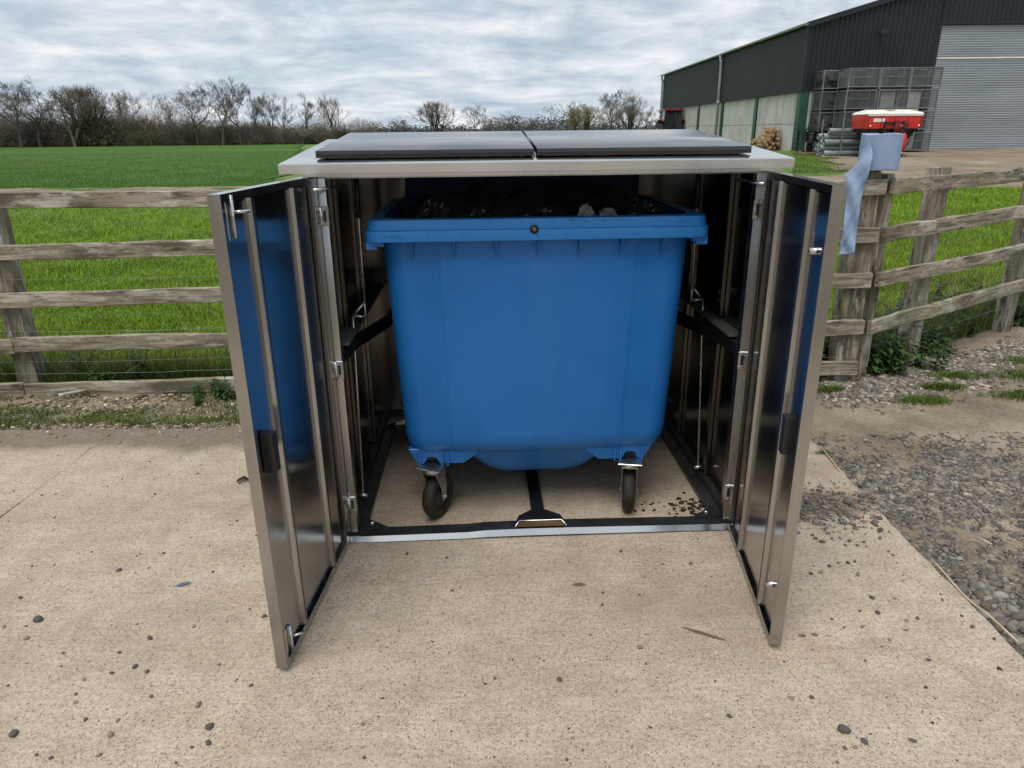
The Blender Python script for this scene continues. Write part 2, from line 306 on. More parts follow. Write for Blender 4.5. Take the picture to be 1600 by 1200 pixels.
# ------------------------------------------------------------------ mesh helpers
class MB:
    def __init__(s): s.v = []; s.f = []; s.sm = []
    def add(s, vs, fs, smooth=False):
        b = len(s.v); s.v += [tuple(q) for q in vs]; s.f += [tuple(i+b for i in f) for f in fs]; s.sm += [smooth]*len(fs); return s
    def box(s, x0, x1, y0, y1, z0, z1, rot=None, about=None):
        vs = [Vector((x, y, z)) for x in (x0, x1) for y in (y0, y1) for z in (z0, z1)]
        if rot is not None:
            ab = Vector(about) if about is not None else Vector(((x0+x1)/2, (y0+y1)/2, (z0+z1)/2))
            vs = [rot @ (q-ab) + ab for q in vs]
        return s.add(vs, [(0, 1, 3, 2), (4, 6, 7, 5), (0, 4, 5, 1), (2, 3, 7, 6), (0, 2, 6, 4), (1, 5, 7, 3)])
    def prism(s, poly, z0, z1, axis='z'):
        # polygon in two axes extruded along the third (CCW seen from the positive end of the axis)
        def P(a, b, h): return {'z': (a, b, h), 'y': (b, h, a), 'x': (h, a, b)}[axis]
        n = len(poly); vs = [P(a, b, z0) for a, b in poly] + [P(a, b, z1) for a, b in poly]
        return s.add(vs, [tuple(range(n-1, -1, -1)), tuple(range(n, 2*n))] + [(i, (i+1) % n, n+(i+1) % n, n+i) for i in range(n)])
    def tube(s, pts, rad, n=8, cap=True, smooth=True):
        pts = [Vector(q) for q in pts]; rads = rad if isinstance(rad, (list, tuple)) else [rad]*len(pts)
        rings = []; prev = None
        for i, q in enumerate(pts):
            d = (pts[min(i+1, len(pts)-1)] - pts[max(i-1, 0)]).normalized()
            if prev is None: ref = Vector((0, 0, 1)) if abs(d.z) < .9 else Vector((1, 0, 0)); a = d.cross(ref).normalized()
            else: a = (prev - d*prev.dot(d)); a = a.normalized() if a.length > 1e-6 else d.orthogonal().normalized()
            prev = a; b = d.cross(a)
            rings.append([q + (a*math.cos(2*math.pi*k/n) + b*math.sin(2*math.pi*k/n))*rads[i] for k in range(n)])
        vs = [w for rg in rings for w in rg]; fs = []
        for i in range(len(pts)-1):
            for k in range(n): fs.append((i*n+k, i*n+(k+1) % n, (i+1)*n+(k+1) % n, (i+1)*n+k))
        s.add(vs, fs, smooth)
        if cap: b = len(s.v)-len(vs); s.f.append(tuple(b+k for k in range(n-1, -1, -1))); s.f.append(tuple(b+(len(pts)-1)*n+k for k in range(n))); s.sm += [False, False]
        return s
    def lathe(s, prof, n=32, M4=None, smooth=True):   # profile (radius, height) about Z
        vs = []; fs = []
        for k in range(n):
            c, q = math.cos(2*math.pi*k/n), math.sin(2*math.pi*k/n)
            for rr, z in prof:
                w = Vector((rr*c, rr*q, z)); vs.append(M4 @ w if M4 is not None else w)
        m_ = len(prof)
        for k in range(n):
            for i in range(m_-1): fs.append((k*m_+i, ((k+1) % n)*m_+i, ((k+1) % n)*m_+i+1, k*m_+i+1))
        return s.add(vs, fs, smooth)
    def loft(s, rings, smooth=True, cap0=True, cap1=True):
        n = len(rings[0]); vs = [w for rg in rings for w in rg]; fs = []
        for i in range(len(rings)-1):
            for k in range(n): fs.append((i*n+k, i*n+(k+1) % n, (i+1)*n+(k+1) % n, (i+1)*n+k))
        s.add(vs, fs, smooth); b = len(s.v)-len(vs)
        if cap0: s.f.append(tuple(b+k for k in range(n-1, -1, -1))); s.sm.append(False)
        if cap1: s.f.append(tuple(b+(len(rings)-1)*n+k for k in range(n))); s.sm.append(False)
        return s
    def mesh(s, name):
        me = bpy.data.meshes.new(name); me.from_pydata(s.v, [], s.f); me.polygons.foreach_set('use_smooth', s.sm); me.update(); return me
    def build(s, name, mat, parent=None, bevel=0, seg=2, auto=None):
        o = link(name, s.mesh(name), mat, parent)
        if bevel:
            bm = bmesh.new(); bm.from_mesh(o.data); bmesh.ops.remove_doubles(bm, verts=bm.verts, dist=1e-6)
            es = [e for e in bm.edges if len(e.link_faces) == 2 and e.calc_face_angle() > R(28)]
            bmesh.ops.bevel(bm, geom=es, offset=bevel, segments=seg, profile=.6, affect='EDGES', clamp_overlap=True)
            for f in bm.faces: f.smooth = True
            bm.to_mesh(o.data); bm.free()
            o.data.set_sharp_from_angle(angle=R(35))
        elif auto: o.data.set_sharp_from_angle(angle=R(auto))
        return o
def link(name, me, mat, parent=None):
    o = bpy.data.objects.new(name, me); C.objects.link(o)
    if mat and not me.materials: me.materials.append(M[mat])
    if parent is not None: o.parent = parent
    return o
def tag(o, label=None, cat=None, group=None, kind=None):
    if label: o['label'] = label
    if cat: o['category'] = cat
    if group: o['group'] = group
    if kind: o['kind'] = kind
    return o
def empty(name, loc=(0, 0, 0), rz=0, label=None, cat=None, group=None):
    o = bpy.data.objects.new(name, None); C.objects.link(o); o.location = loc; o.rotation_euler = (0, 0, rz); o.empty_display_size = .1
    return tag(o, label, cat, group)
def copy_tree(o, parent=None):
    c = o.copy(); C.objects.link(c); c.parent = parent
    for ch in list(o.children): copy_tree(ch, c)
    return c
def npmesh(name, verts, tris, mat, parent=None, smooth=False, color=None):
    verts = np.ascontiguousarray(verts, dtype=np.float32); tris = np.ascontiguousarray(tris, dtype=np.int32)
    me = bpy.data.meshes.new(name); me.vertices.add(len(verts)); me.vertices.foreach_set('co', verts.ravel())
    me.loops.add(tris.size); me.loops.foreach_set('vertex_index', tris.ravel()); me.polygons.add(len(tris))
    me.polygons.foreach_set('loop_start', np.arange(0, tris.size, 3, dtype=np.int32))
    if smooth: me.polygons.foreach_set('use_smooth', np.ones(len(tris), dtype=bool))
    if color is not None:
        at = me.color_attributes.new('stone', 'FLOAT_COLOR', 'POINT'); at.data.foreach_set('color', np.ascontiguousarray(color, dtype=np.float32).ravel())
    me.update(calc_edges=True); me.validate(); return link(name, me, mat, parent)

# ------------------------------------------------------------------ terrain
def sst(a, b, x): t = np.clip((x-a)/(b-a), 0, 1); return t*t*(3-2*t)
def T(x, y):
    x = np.asarray(x, float); y = np.asarray(y, float)
    rise = .0243*np.clip(y-6, 0, 27.2)*sst(-3, 6, x)*(1-sst(60, 120, y))
    dip = -.045*sst(3.92, 4.3, y)*sst(2.6, 1.2, x) * (1-sst(8, 14, y))
    bumps = .02*np.sin(x*1.3+.4*y)*np.sin(y*.9)*sst(6, 9, y)
    return rise+dip+bumps
def sheet(name, xs, ys, dz, mat, mask=None, wob=0):
    X, Y = np.meshgrid(xs, ys); Z = T(X, Y)+dz
    if wob: Z = Z+wob*(NP.random(Z.shape)-.5)
    V = np.stack([X, Y, Z], -1).reshape(-1, 3); nx, ny = len(xs), len(ys); t = []
    for j in range(ny-1):
        i = np.arange(nx-1); q = j*nx+i
        if mask is not None:
            k = mask((xs[:-1]+xs[1:])/2, (ys[j]+ys[j+1])/2); q = q[k]
        t.append(np.stack([q, q+1, q+nx+1], 1)); t.append(np.stack([q, q+nx+1, q+nx], 1))
    return npmesh(name, V, np.concatenate(t), mat, smooth=True)
def geo(a, b, n, k=1.0):
    u = np.linspace(0, 1, n)**k; return a+(b-a)*u
gx = np.concatenate([-geo(60, 1500, 14, 2)[::-1], np.linspace(-58, 58, 60), geo(60, 1500, 14, 2)])
gy = np.concatenate([[-60, -20, -6, -2, 0], np.linspace(2, 40, 62), geo(42, 130, 24), geo(140, 2200, 14, 2)])
g = sheet('ground', gx, gy, -.06, 'dirt', mask=lambda x, y: np.full(len(x), True)); tag(g, kind='structure')
pas = sheet('pasture', np.linspace(-30, 40, 141), np.linspace(4.79, 33.4, 90), -.012, 'grass_soil', wob=.012,
            mask=lambda x, y: (x < 2.30+np.clip((y-5.0)*1.55, 0, 1e9)) if y < 9 else np.full(len(x), True)); tag(pas, kind='structure')
def yl(y): return 2.5 if y < 20.5 else 9.2+(y-20.5)*.36
yard = sheet('farm_yard', np.linspace(2, 50, 161), np.linspace(16.8, 33.4, 60), .012, 'yard', wob=.02, mask=lambda x, y: x > yl(y)+.35*np.sin(y*2.1)); tag(yard, kind='structure')
crop = sheet('crop_field', np.concatenate([np.linspace(-260, -62, 30), np.linspace(-60, 30, 91)]), np.concatenate([np.linspace(22.6, 60, 40), np.linspace(62, 108, 24)]), .02, 'crop',
             mask=lambda x, y: x < -7.2-(y-22.6)*.262); tag(crop, kind='structure')
rough_l = sheet('field_margin', np.linspace(-90, 12, 60), np.concatenate([np.linspace(33, 60, 20), np.linspace(62, 128, 20)]), -.02, 'grass_soil'); tag(rough_l, kind='structure')
track = sheet('soil_margin', np.linspace(-40, 6, 93), np.linspace(20.6, 23.8, 9), .024, 'yard', wob=.03); tag(track, kind='structure')
farf = sheet('far_field', np.linspace(-900, 900, 30), np.concatenate([np.linspace(128, 420, 12), np.linspace(500, 1800, 8)]), .0, 'far_field'); tag(farf, kind='structure')
verge = sheet('verge', np.linspace(-9, 1.64, 108), np.linspace(3.86, 4.74, 12), -.020, 'dirt', wob=.02); tag(verge, kind='structure')
trk = sheet('gravel_track', np.linspace(1.60, 12, 209), np.linspace(-1.5, 8.6, 203), -.030, 'dirt', wob=.014, mask=lambda x, y: x > 1.60+max(0, (y-4.72))*1.55); tag(trk, kind='structure')

# concrete slabs
XE = 1.665
def slab(x0, x1):
    b = MB(); n = int((x1-x0)*14); m_ = 84; xs = np.linspace(x0, x1, n); ys = np.linspace(-2.2, 3.92, m_)
    loop = [(x, -2.2+0*x) for x in xs] ; right = [(x1+.005*math.sin(y*4)+.003*math.sin(y*31+1)+.008*(rnd.random()-.5), y) for y in ys[1:-1]]
    far = [(x, 3.92+.012*math.sin(x*7)+.01*(rnd.random()-.5)) for x in xs[::-1]]; left = [(x0, y) for y in ys[::-1][1:-1]]
    b.prism(loop+right+far+left, -.16, 0); o = b.build('concrete_slab', 'concrete'); return tag(o, kind='structure')
slab(-2.3465, XE); slab(-8.5, -2.3525)
jt = MB().box(-2.3465, -2.3525, -2.2, 3.90, -.15, -.0012).build('slab_joint', 'dirt'); tag(jt, kind='structure')

# ------------------------------------------------------------------ bin store
YAW = R(2.5)
st = empty('bin_store', (.124, 2.70, 0), YAW, 'open stainless steel bin store with two dark flat lids on its sloping roof', 'bin store')
# side walls: outer skin + inner lining as one folded panel each
def wall_poly(y0, y1, dz=0):
    def top(y): return (1.515+(y+.07)*.078 if y < .84 else 1.586-(y-.84)*.075)+dz
    return [(y0, .03), (y1, .03), (y1, top(y1)), (.84, top(.84)), (y0, top(y0))] if y1 > .84 else None
for s in (-1, 1):
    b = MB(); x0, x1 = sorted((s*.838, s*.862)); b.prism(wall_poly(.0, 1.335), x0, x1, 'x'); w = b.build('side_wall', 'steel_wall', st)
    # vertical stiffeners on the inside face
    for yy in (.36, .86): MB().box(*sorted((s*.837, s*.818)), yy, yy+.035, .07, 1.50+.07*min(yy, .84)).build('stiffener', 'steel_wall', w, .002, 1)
    # front corner post
    pst = MB().box(*sorted((s*.862, s*.790)), .0, .045, .03, 1.497).build('corner_post', 'steel', st, .004, 2)
    for zz in (1.36, .768, .172):
        hg = MB().box(*sorted((s*.815, s*.786)), -.005, -.0005, zz-.036, zz+.036).build('hinge', 'steel_bright', st, .0015, 1)
        MB().box(*sorted((s*.806, s*.796)), -.0062, -.0052, zz-.020, zz+.020).build('slot', 'dark_channel', hg)
        for q in (-.029, .029): MB().tube([(s*.8005, -.005, zz+q), (s*.8005, -.0075, zz+q)], .004, 8).build('screw', 'zinc', hg)
    # floor channel along the wall
    b = MB(); prof = [(s*.837, .004), (s*.762, .004), (s*.762, .022), (s*.806, .034), (s*.806, .066), (s*.837, .066)]
    n = len(prof); vs = [(x, .05, z) for x, z in prof]+[(x, 1.315, z) for x, z in prof]
    b.add(vs, [tuple(range(n)), tuple(range(2*n-1, n-1, -1))]+[(i, i+n, (i+1) % n+n, (i+1) % n) for i in range(n)]); b.build('floor_channel', 'channel_steel', st)
    # corner gussets on the floor
    b = MB(); tri = [(s*.79, .035), (s*.60, .035), (s*.79, .16)] if s < 0 else [(s*.66, .035), (s*.79, .035), (s*.79, .14)]
    if s < 0: tri = [(-.79, .035), (-.66, .035), (-.79, .14)]
    b.prism(tri, .027, .033); gu = b.build('corner_gusset', 'dark_channel', st)
    MB().lathe([(0, .042), (.009, .042), (.011, .038), (.011, .033)], 10, Matrix.Translation((s*.74, .075, 0))).build('bolt_head', 'zinc', gu)
    tri = [(-.80, 1.30), (-.80, 1.15), (-.63, 1.30)] if s < 0 else [(.80, 1.30), (.63, 1.30), (.80, 1.15)]
    b = MB().prism(tri, .045, .051); b.build('corner_gusset', 'zinc', st)
    # angled bumper bar at mid height
    b = MB(); pth = [(s*.80, .05), (s*.775, .30), (s*.672, .66), (s*.672, 1.25)]
    outer = [(x+s*.02, y) for x, y in pth]; poly = pth+outer[::-1]
    b.prism(poly if s < 0 else poly[::-1], .765, .825); bb = b.build('bumper_bar', 'black_paint', st, .004, 1)
    MB().lathe([(0, .014), (.012, .012), (.014, 0)], 10, Matrix.Translation((s*.670, .70, .795)) @ Matrix.Rotation(-s*math.pi/2, 4, 'Y')).build('bolt_head', 'zinc', bb)
    # shelf angle behind the bumper bar
    MB().box(*sorted((s*.836, s*.775)), .10, 1.31, .838, .846).build('ledge', 'ledge_steel', st)
    MB().box(*sorted((s*.836, s*.70)), 1.29, 1.31, .846, .93).build('ledge_end', 'ledge_steel', st)
    # lid linkage: upper rod, triangular crank, lower rod
    lx = s*.742; lw = s*.797; yj = .36 if s < 0 else .54
    ln = MB().tube([(lx, yj+.03, 1.51), (lx, yj, .955)], .006, 8).build('lid_linkage', 'steel_bright', st)
    MB().tube([(lx, yj+.034, 1.515), (lx, yj+.018, 1.31)], .011, 10).build('strut_body', 'black_paint', ln)
    b = MB(); A_, B_, D_ = (lx, yj, .955), (lx, yj, .890), (lw, yj-.005, .897)
    for q0, q1 in ((A_, B_), (B_, D_), (D_, A_)): b.tube([q0, q1], .0065, 6)
    b.build('crank', 'steel_bright', ln)
    MB().tube([D_, (lw, yj-.01, .83), (lw, yj-.14, .10)], .006, 8).build('lower_rod', 'steel_bright', ln)
    MB().tube([(lw-.02, yj-.14, .095), (lw+.02, yj-.14, .095)], .010, 8).build('pivot_bolt', 'zinc', ln)
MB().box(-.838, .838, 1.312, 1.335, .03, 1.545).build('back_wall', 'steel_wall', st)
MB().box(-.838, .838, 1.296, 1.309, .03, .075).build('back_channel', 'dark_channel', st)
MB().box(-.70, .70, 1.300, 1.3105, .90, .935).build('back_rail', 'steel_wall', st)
# roof: folded tray with a front fascia
RX0, RX1 = -.932, .892
b = MB(); sec = [(-.075, 1.512), (-.075, 1.546), (.84, 1.6174), (1.375, 1.580), (1.375, 1.550), (.84, 1.592), (-.05, 1.524), (-.05, 1.512)]
n = len(sec); vs = [(RX0, y, z) for y, z in sec]+[(RX1, y, z) for y, z in sec]
b.add(vs, [tuple(range(n-1, -1, -1)), tuple(range(n, 2*n))]+[(i, (i+1) % n, n+(i+1) % n, n+i) for i in range(n)]); rf = b.build('roof', 'steel_roof', st, .0025, 2)
bm = bmesh.new(); bm.from_mesh(rf.data); bmesh.ops.recalc_face_normals(bm, faces=bm.faces); bm.to_mesh(rf.data); bm.free()
b = MB().box(RX0+.003, RX1-.003, -.0785, -.0755, 1.513, 1.5435); b.build('fascia', 'steel_fascia', rf)
MB().box(-.862, .862, -.035, .03, 1.499, 1.5115).build('header', 'steel_fascia', st)
MB().box(-.785, .785, -.012, .04, 1.4925, 1.4985).build('door_stop', 'steel', st)
# two lids of dark sheet standing a little above the roof
for (x0, x1) in ((-.822, -.034), (-.022, .772)):
    def zr(y): return 1.546+(y+.075)*.078
    b = MB(); z0 = .006; th = .025; y0, y1 = .035, .80
    vs = [(x0, y0, zr(y0)+z0), (x1, y0, zr(y0)+z0), (x1, y1, zr(y1)+z0), (x0, y1, zr(y1)+z0)]
    b.add(vs+[(x, y, z+th) for x, y, z in vs], [(3, 2, 1, 0), (4, 5, 6, 7), (0, 1, 5, 4), (1, 2, 6, 5), (2, 3, 7, 6), (3, 0, 4, 7)])
    ld = b.build('roof_lid', 'lid_sheet', st, .002, 2)
    yc = .10
    MB().box(x0+.03, x1-.03, yc, y1-.05, 0, .0065, Matrix.Rotation(math.atan(.078), 3, 'X'), (0, 0, 0)).build('seal_frame', 'steel', ld).location = (0, 0, 1.5525)
MB().box(-.031, -.025, .05, .80, 0, .010, Matrix.Rotation(math.atan(.078), 3, 'X'), (0, 0, 0)).build('centre_strip', 'steel_bright', rf).location = (0, 0, 1.5535)
# front sill, slightly bowed, and the centre guide
ks = [(-.835, 0), (-.62, .001), (-.32, .004), (-.24, .010), (-.06, .012), (.20, .010), (.83, .002)]
b = MB(); vs = []
for x, dz in ks: vs += [(x, -.020, .003+dz*.6), (x, -.015, .0235+dz), (x, .050, .026+dz), (x, .050, .003+dz*.6)]
fs = []
for i in range(len(ks)-1):
    for k in range(4): fs.append((i*4+k, (i+1)*4+k, (i+1)*4+(k+1) % 4, i*4+(k+1) % 4))
fs += [(0, 1, 2, 3), (len(vs)-1, len(vs)-2, len(vs)-3, len(vs)-4)]
b.add(vs, fs); sill = b.build('front_sill', 'dark_channel', st)
b = MB(); vs = []
for x, dz in ks: vs += [(x, -.032, .004+dz*.6), (x, -.0185, .0245+dz), (x, -.0155, .0245+dz), (x, -.0205, .003+dz*.6)]
b.add(vs, fs); b.build('sill_edge', 'steel_roof', sill)
b = MB(); b.prism([(-.030, .10), (.030, .10), (.026, 1.10), (-.026, 1.10)], .012, .020); gd = b.build('guide_rail', 'black_paint', st); 
gd.location = (-.006, 0, 0)
b = MB(); vs = [(-.105, .03, .047), (.105, .03, .047), (.092, .075, .047), (.034, .16, .026), (-.034, .16, .026), (-.092, .075, .047)]
lo = [(x*1.06, y-.004 if y < .05 else y+.006, .012) for x, y, z in vs]
b.add(vs+lo, [(0, 1, 2, 3, 4, 5)]+[(i, i+6, (i+1) % 6+6, (i+1) % 6) for i in range(6)]); b.build('guide_foot', 'black_paint', gd)
b = MB().box(-.10, .10, -.0145, .026, .0435, .0475); b.build('catch_plate', 'brass', gd)
b = MB().tube([(-.112, -.012, .042), (-.092, .024, .051), (.092, .024, .051), (.112, -.012, .042)], .0035, 6); b.build('catch_lip', 'steel_bright', gd)
# doors
def door(s, hx, hy, ang):
    # s=+1: inner face looks along +y of the door frame (left door), -1: along -y
    Wd, z0, z1 = .785, .018, 1.503
    def Y(a, b_): return tuple(sorted((s*a, s*b_)))
    d = MB().box(.004, Wd-.004, *Y(-.030, -.024), z0+.004, z1-.004).build('door', 'steel_panel', st)
    d.location = (hx, hy, 0); d.rotation_euler = (0, 0, ang)
    MB().box(Wd-.003, Wd, *Y(-.031, .004), z0, z1).build('door_edge', 'steel', d)
    MB().box(0, .003, *Y(-.031, .004), z0, z1).build('door_edge', 'steel', d)
    MB().box(.003, Wd-.003, *Y(-.031, .004), z1-.003, z1).build('door_edge', 'steel_roof', d)
    b = MB().box(.003, Wd-.003, *Y(-.031, .004), z0, z0+.003); b.box(.003, Wd-.003, *Y(.001, .004), z0+.0035, z0+.018); b.build('door_edge', 'steel', d)
    MB().box(.0035, .060, *Y(.001, .004), z0+.003, z1-.0035).build('hinge_stile', 'steel', d)
    MB().box(Wd-.020, Wd-.0035, *Y(.001, .004), z0+.018, z1-.0035).build('lock_stile', 'steel', d)
    MB().box(.060, Wd-.020, *Y(.001, .004), z1-.022, z1-.0035).build('top_flange', 'steel', d)
    # inner lining in three bays between two hat-section stiffeners
    for a0, a1 in ((.0605, .205), (.255, .555), (.605, Wd-.0205)):
        MB().box(a0, a1, *Y(-.012, -.010), z0+.030, z1-.030).build('lining', 'steel_panel', d)
    for a0 in (.205, .555):
        b = MB(); pr = [(a0, -.0095), (a0+.010, -.0095), (a0+.014, .003), (a0+.038, .003), (a0+.042, -.0095), (a0+.050, -.0095), (a0+.050, -.014), (a0, -.014)]
        pr = [(x, s*y) for x, y in pr]
        if s > 0: pr = pr[::-1]
        b.prism(pr, z0+.021, z1-.024); sf = b.build('stiffener', 'steel', d)
        MB().box(a0+.021, a0+.0245, *Y(.0032, .0042), z0+.03, z1-.03).build('weld_seam', 'dark_channel', sf)
    # hinges
    for zz in (1.36, .768, .172):
        hg = MB().box(.012, .056, *Y(.0045, .008), zz-.036, zz+.036).build('hinge_leaf', 'steel_bright', d, .0015, 1)
        MB().tube([(-.001, s*.008, zz-.037), (-.001, s*.008, zz+.037)], .0065, 10).build('pin', 'steel_bright', hg)
        for q in (-.02, .02): MB().tube([(.034, s*.008, zz+q), (.034, s*.0105, zz+q)], .0045, 8).build('screw', 'dark_channel', hg)
    # stay bar under the roof
    MB().tube([(.075, s*.012, z1-.045), (-.085, s*.085, z1-.040)], .0055, 8).build('stay_bar', 'steel_bright', d)
    # black lock case
    b = MB().box(Wd-.098, Wd-.060, *Y(-.008, .030), .688, .815); lk = b.build('lock_case', 'black_plastic', d, .004, 2)
    MB().box(Wd-.108, Wd-.0985, *Y(-.008, .014), .70, .80).build('keep', 'black_plastic', lk, .002, 1)
    if s > 0:   # tower bolts top and bottom
        for zz, dirn in ((1.435, 1), (.075, -1)):
            bo = MB().box(Wd-.080, Wd-.045, *Y(-.0095, -.006), zz-.055, zz+.055).build('tower_bolt', 'steel_bright', d, .0015, 1)
            MB().tube([(Wd-.0625, s*.002, zz-.05), (Wd-.0625, s*.002, zz+.062)], .006, 10).build('bolt_bar', 'steel_bright', bo)
            MB().tube([(Wd-.0625, s*.004, zz+.018), (Wd-.088, s*.040, zz+.018)], .0045, 8).build('bolt_knob', 'steel_bright', bo)
            for q in (-.042, .040): MB().tube([(Wd-.074, s*-.006, zz+q), (Wd-.074, s*-.003, zz+q)], .004, 8).build('screw', 'dark_channel', bo)
    else:       # cam latches
        for zz, ln in ((1.318, .05), (.205, .045)):
            la = MB().lathe([(0, .020), (.009, .019), (.011, .0), (.011, -.02)], 14, Matrix.Translation((Wd-.075, 0, zz)) @ Matrix.Rotation(math.pi/2, 4, 'X')).build('cam_latch', 'steel_bright', d)
            MB().box(Wd-.080, Wd-.070, *Y(.010, .014), zz, zz+ln).build('cam_arm', 'steel_bright', la, .001, 1)
    return d
def loc(wx, wy):
    v = Vector((wx-.124, wy-2.70)); c_, s_ = math.cos(-YAW), math.sin(-YAW); return (v.x*c_-v.y*s_, v.x*s_+v.y*c_)
hl = loc(-.696, 2.650); hr = loc(.936, 2.735)
door(1, *hl, math.atan2(-.9985, -.055)-YAW)['label'] = 'left door with sliding bolts, swung open'
door(-1, *hr, math.atan2(-.995, -.098)-YAW)['label'] = 'right door with cam latches, swung open'

# ------------------------------------------------------------------ blue wheelie bin
bn = empty('wheelie_bin', (.124, 2.685, 0), YAW, 'large blue four wheeled bin standing open and full in the steel store', 'bin'); bn.scale = (1.022, 1, 1)
BX = -.012
def rrect(x0, x1, y0, y1, z, rad, step=0, k=6):
    pts = []
    def arc(cx, cy, a0):
        for i in range(k+1):
            a = a0+math.pi/2*i/k; pts.append(Vector((cx+rad*math.cos(a), cy+rad*math.sin(a), z)))
    arc(x1-rad, y1-rad, 0); arc(x0+rad, y1-rad, math.pi/2); arc(x0+rad, y0+rad, math.pi)
    w = (x1-x0); xa, xb = x0+w*.172, x1-w*.172
    for q in (Vector((xa, y0, z)), Vector((xa+.008, y0-step*.5, z)), Vector((xa+.022, y0-step, z)), Vector((xb-.022, y0-step, z)), Vector((xb-.008, y0-step*.5, z)), Vector((xb, y0, z))): pts.append(q)
    arc(x1-rad, y0+rad, 3*math.pi/2); return pts
rings = []
for z, hw, yf, yb, rad, stp in ((.302, .465, .235, .90, .07, .0), (.312, .505, .195, .93, .075, .002), (.335, .535, .165, .955, .08, .005), (.37, .552, .148, .97, .085, .007), (.42, .558, .142, .975, .085, .007),
                          (.70, .572, .134, .985, .085, .007), (1.0, .585, .126, .995, .085, .007), (1.20, .594, .120, 1.0, .085, .007), (1.27, .596, .118, 1.002, .085, .006), (1.322, .597, .117, 1.002, .085, .003)):
    rings.append(rrect(BX-hw, BX+hw, yf, yb, z, rad, stp))
inner = []
for z, hw, yf, yb in ((1.322, .588, .127, .992), (1.10, .576, .135, .985), (.95, .566, .140, .98)): inner.append(rrect(BX-hw, BX+hw, yf, yb, z, .078, 0))
b = MB().loft(rings+inner, True, True, True); body = b.build('body', 'bin_blue', bn, 0, 2, 40)
# rim: two stepped bands round the mouth
def band(z0, z1, e, name, mat, parent, e2=0):
    b = MB(); o0 = rrect(BX-.583-e, BX+.583+e, .118-e*.9, 1.002+e, z0, .05); o1 = rrect(BX-.583-e+e2, BX+.583+e-e2, .118-e*.9+e2, 1.002+e-e2, z1, .05)
    i1 = rrect(BX-.589, BX+.589, .124, .996, z1, .078); i0 = rrect(BX-.5975, BX+.5975, .1105, 1.004, z0, .085)
    b.loft([i0, o0, o1, i1], False, False, False); n = len(o0); base_ = 0
    return b.build(name, mat, parent, .0035, 2)
rim = band(1.253, 1.295, .066, 'rim', 'bin_rim', bn, .001)
band(1.2955, 1.334, .060, 'rim_top', 'bin_rim', rim, .006)
for s in (-1, 1):
    b = MB(); x = BX+s*.625; b.prism([(x-.022, .085), (x+.022, .085), (x+.022, .16), (x-.022, .16)], 1.222, 1.2525)
    hk = b.build('lifting_hook', 'bin_rim', bn, .004, 1)
    b = MB(); x2 = BX+s*.60; b.prism([(x2-.012, .09), (x2+.012, .09), (x2+.012, .15), (x2-.012, .15)], 1.236, 1.2525); b.build('hook_web', 'bin_rim', hk)
    MB().tube([(BX+s*.60, .55, 1.18), (BX+s*.70, .55, 1.18)], .022, 14).build('trunnion', 'zinc', bn)
    b = MB(); b.box(*sorted((BX+s*.572, BX+s*.62)), .48, .62, 1.12, 1.2525); b.build('trunnion_block', 'bin_blue', bn, .01, 2)
for i in range(7):
    x = BX-.478+.159*i; b = MB(); b.add([(x-.003, .118, 1.2525), (x+.003, .118, 1.2525), (x+.003, .068, 1.2525), (x-.003, .068, 1.2525), (x-.0025, .116, 1.175), (x+.0025, .116, 1.175)],
        [(0, 1, 2, 3), (0, 4, 5, 1), (3, 2, 5, 4), (0, 3, 4), (1, 5, 2)]); b.build('rim_rib', 'bin_blue', bn)
MB().lathe([(.0, .004), (.008, .004), (.010, .0), (.016, -.001), (.017, -.012)], 18, Matrix.Translation((BX-.018, .0555, 1.294)) @ Matrix.Rotation(math.pi/2, 4, 'X')).build('lock_hole', 'black_plastic', rim)
MB().lathe([(.0, .0065), (.006, .006), (.0075, .002)], 14, Matrix.Translation((BX-.018, .0535, 1.294)) @ Matrix.Rotation(math.pi/2, 4, 'X')).build('lock_pin', 'brass', rim)
# open lid standing up behind the mouth
b = MB(); rg = []
for k in range(9):
    u = k/8; z = .80+.735*u; y = 1.085+.03*math.sin(u*3)+.02*u
    rg.append((y, z))
for x0, x1 in ((BX-.585, BX+.585),):
    vs = []; nX = 14
    for (y, z) in rg:
        for i in range(nX+1):
            t = i/nX; vs.append((x0+(x1-x0)*t, y+.03*(2*t-1)**2*-1, z))
    fs = [(j*(nX+1)+i, j*(nX+1)+i+1, (j+1)*(nX+1)+i+1, (j+1)*(nX+1)+i) for j in range(8) for i in range(nX)]
    b.add(vs, fs, True); nv = len(vs); b.add([(x, y+.012, z) for x, y, z in vs], [f[::-1] for f in fs], True)
lid = b.build('lid', 'bin_lid', bn)
for x in (-.39, -.23, .26): MB().box(BX+x-.016, BX+x+.016, 1.055, 1.085, 1.36, 1.41).build('lid_handle', 'bin_lid', lid, .006, 2)
b = MB()
for s in (-.40, 0, .40): b.tube([(BX+s-.06, 1.05, 1.315), (BX+s+.06, 1.05, 1.315)], .018, 10)
b.build('hinge_barrel', 'bin_lid', lid)
# drain belly below the floor
b = MB(); rg = []
for z, hw, y0, y1 in ((.325, .40, .20, .85), (.29, .36, .225, .82), (.235, .285, .25, .79), (.19, .245, .275, .76), (.165, .205, .30, .73)): rg.append(rrect(BX-hw+.01, BX+hw+.01, y0, y1, z, .09))
b.loft(rg[::-1], True, True, True); b.build('drain_belly', 'bin_blue', bn, 0, 2, 50)
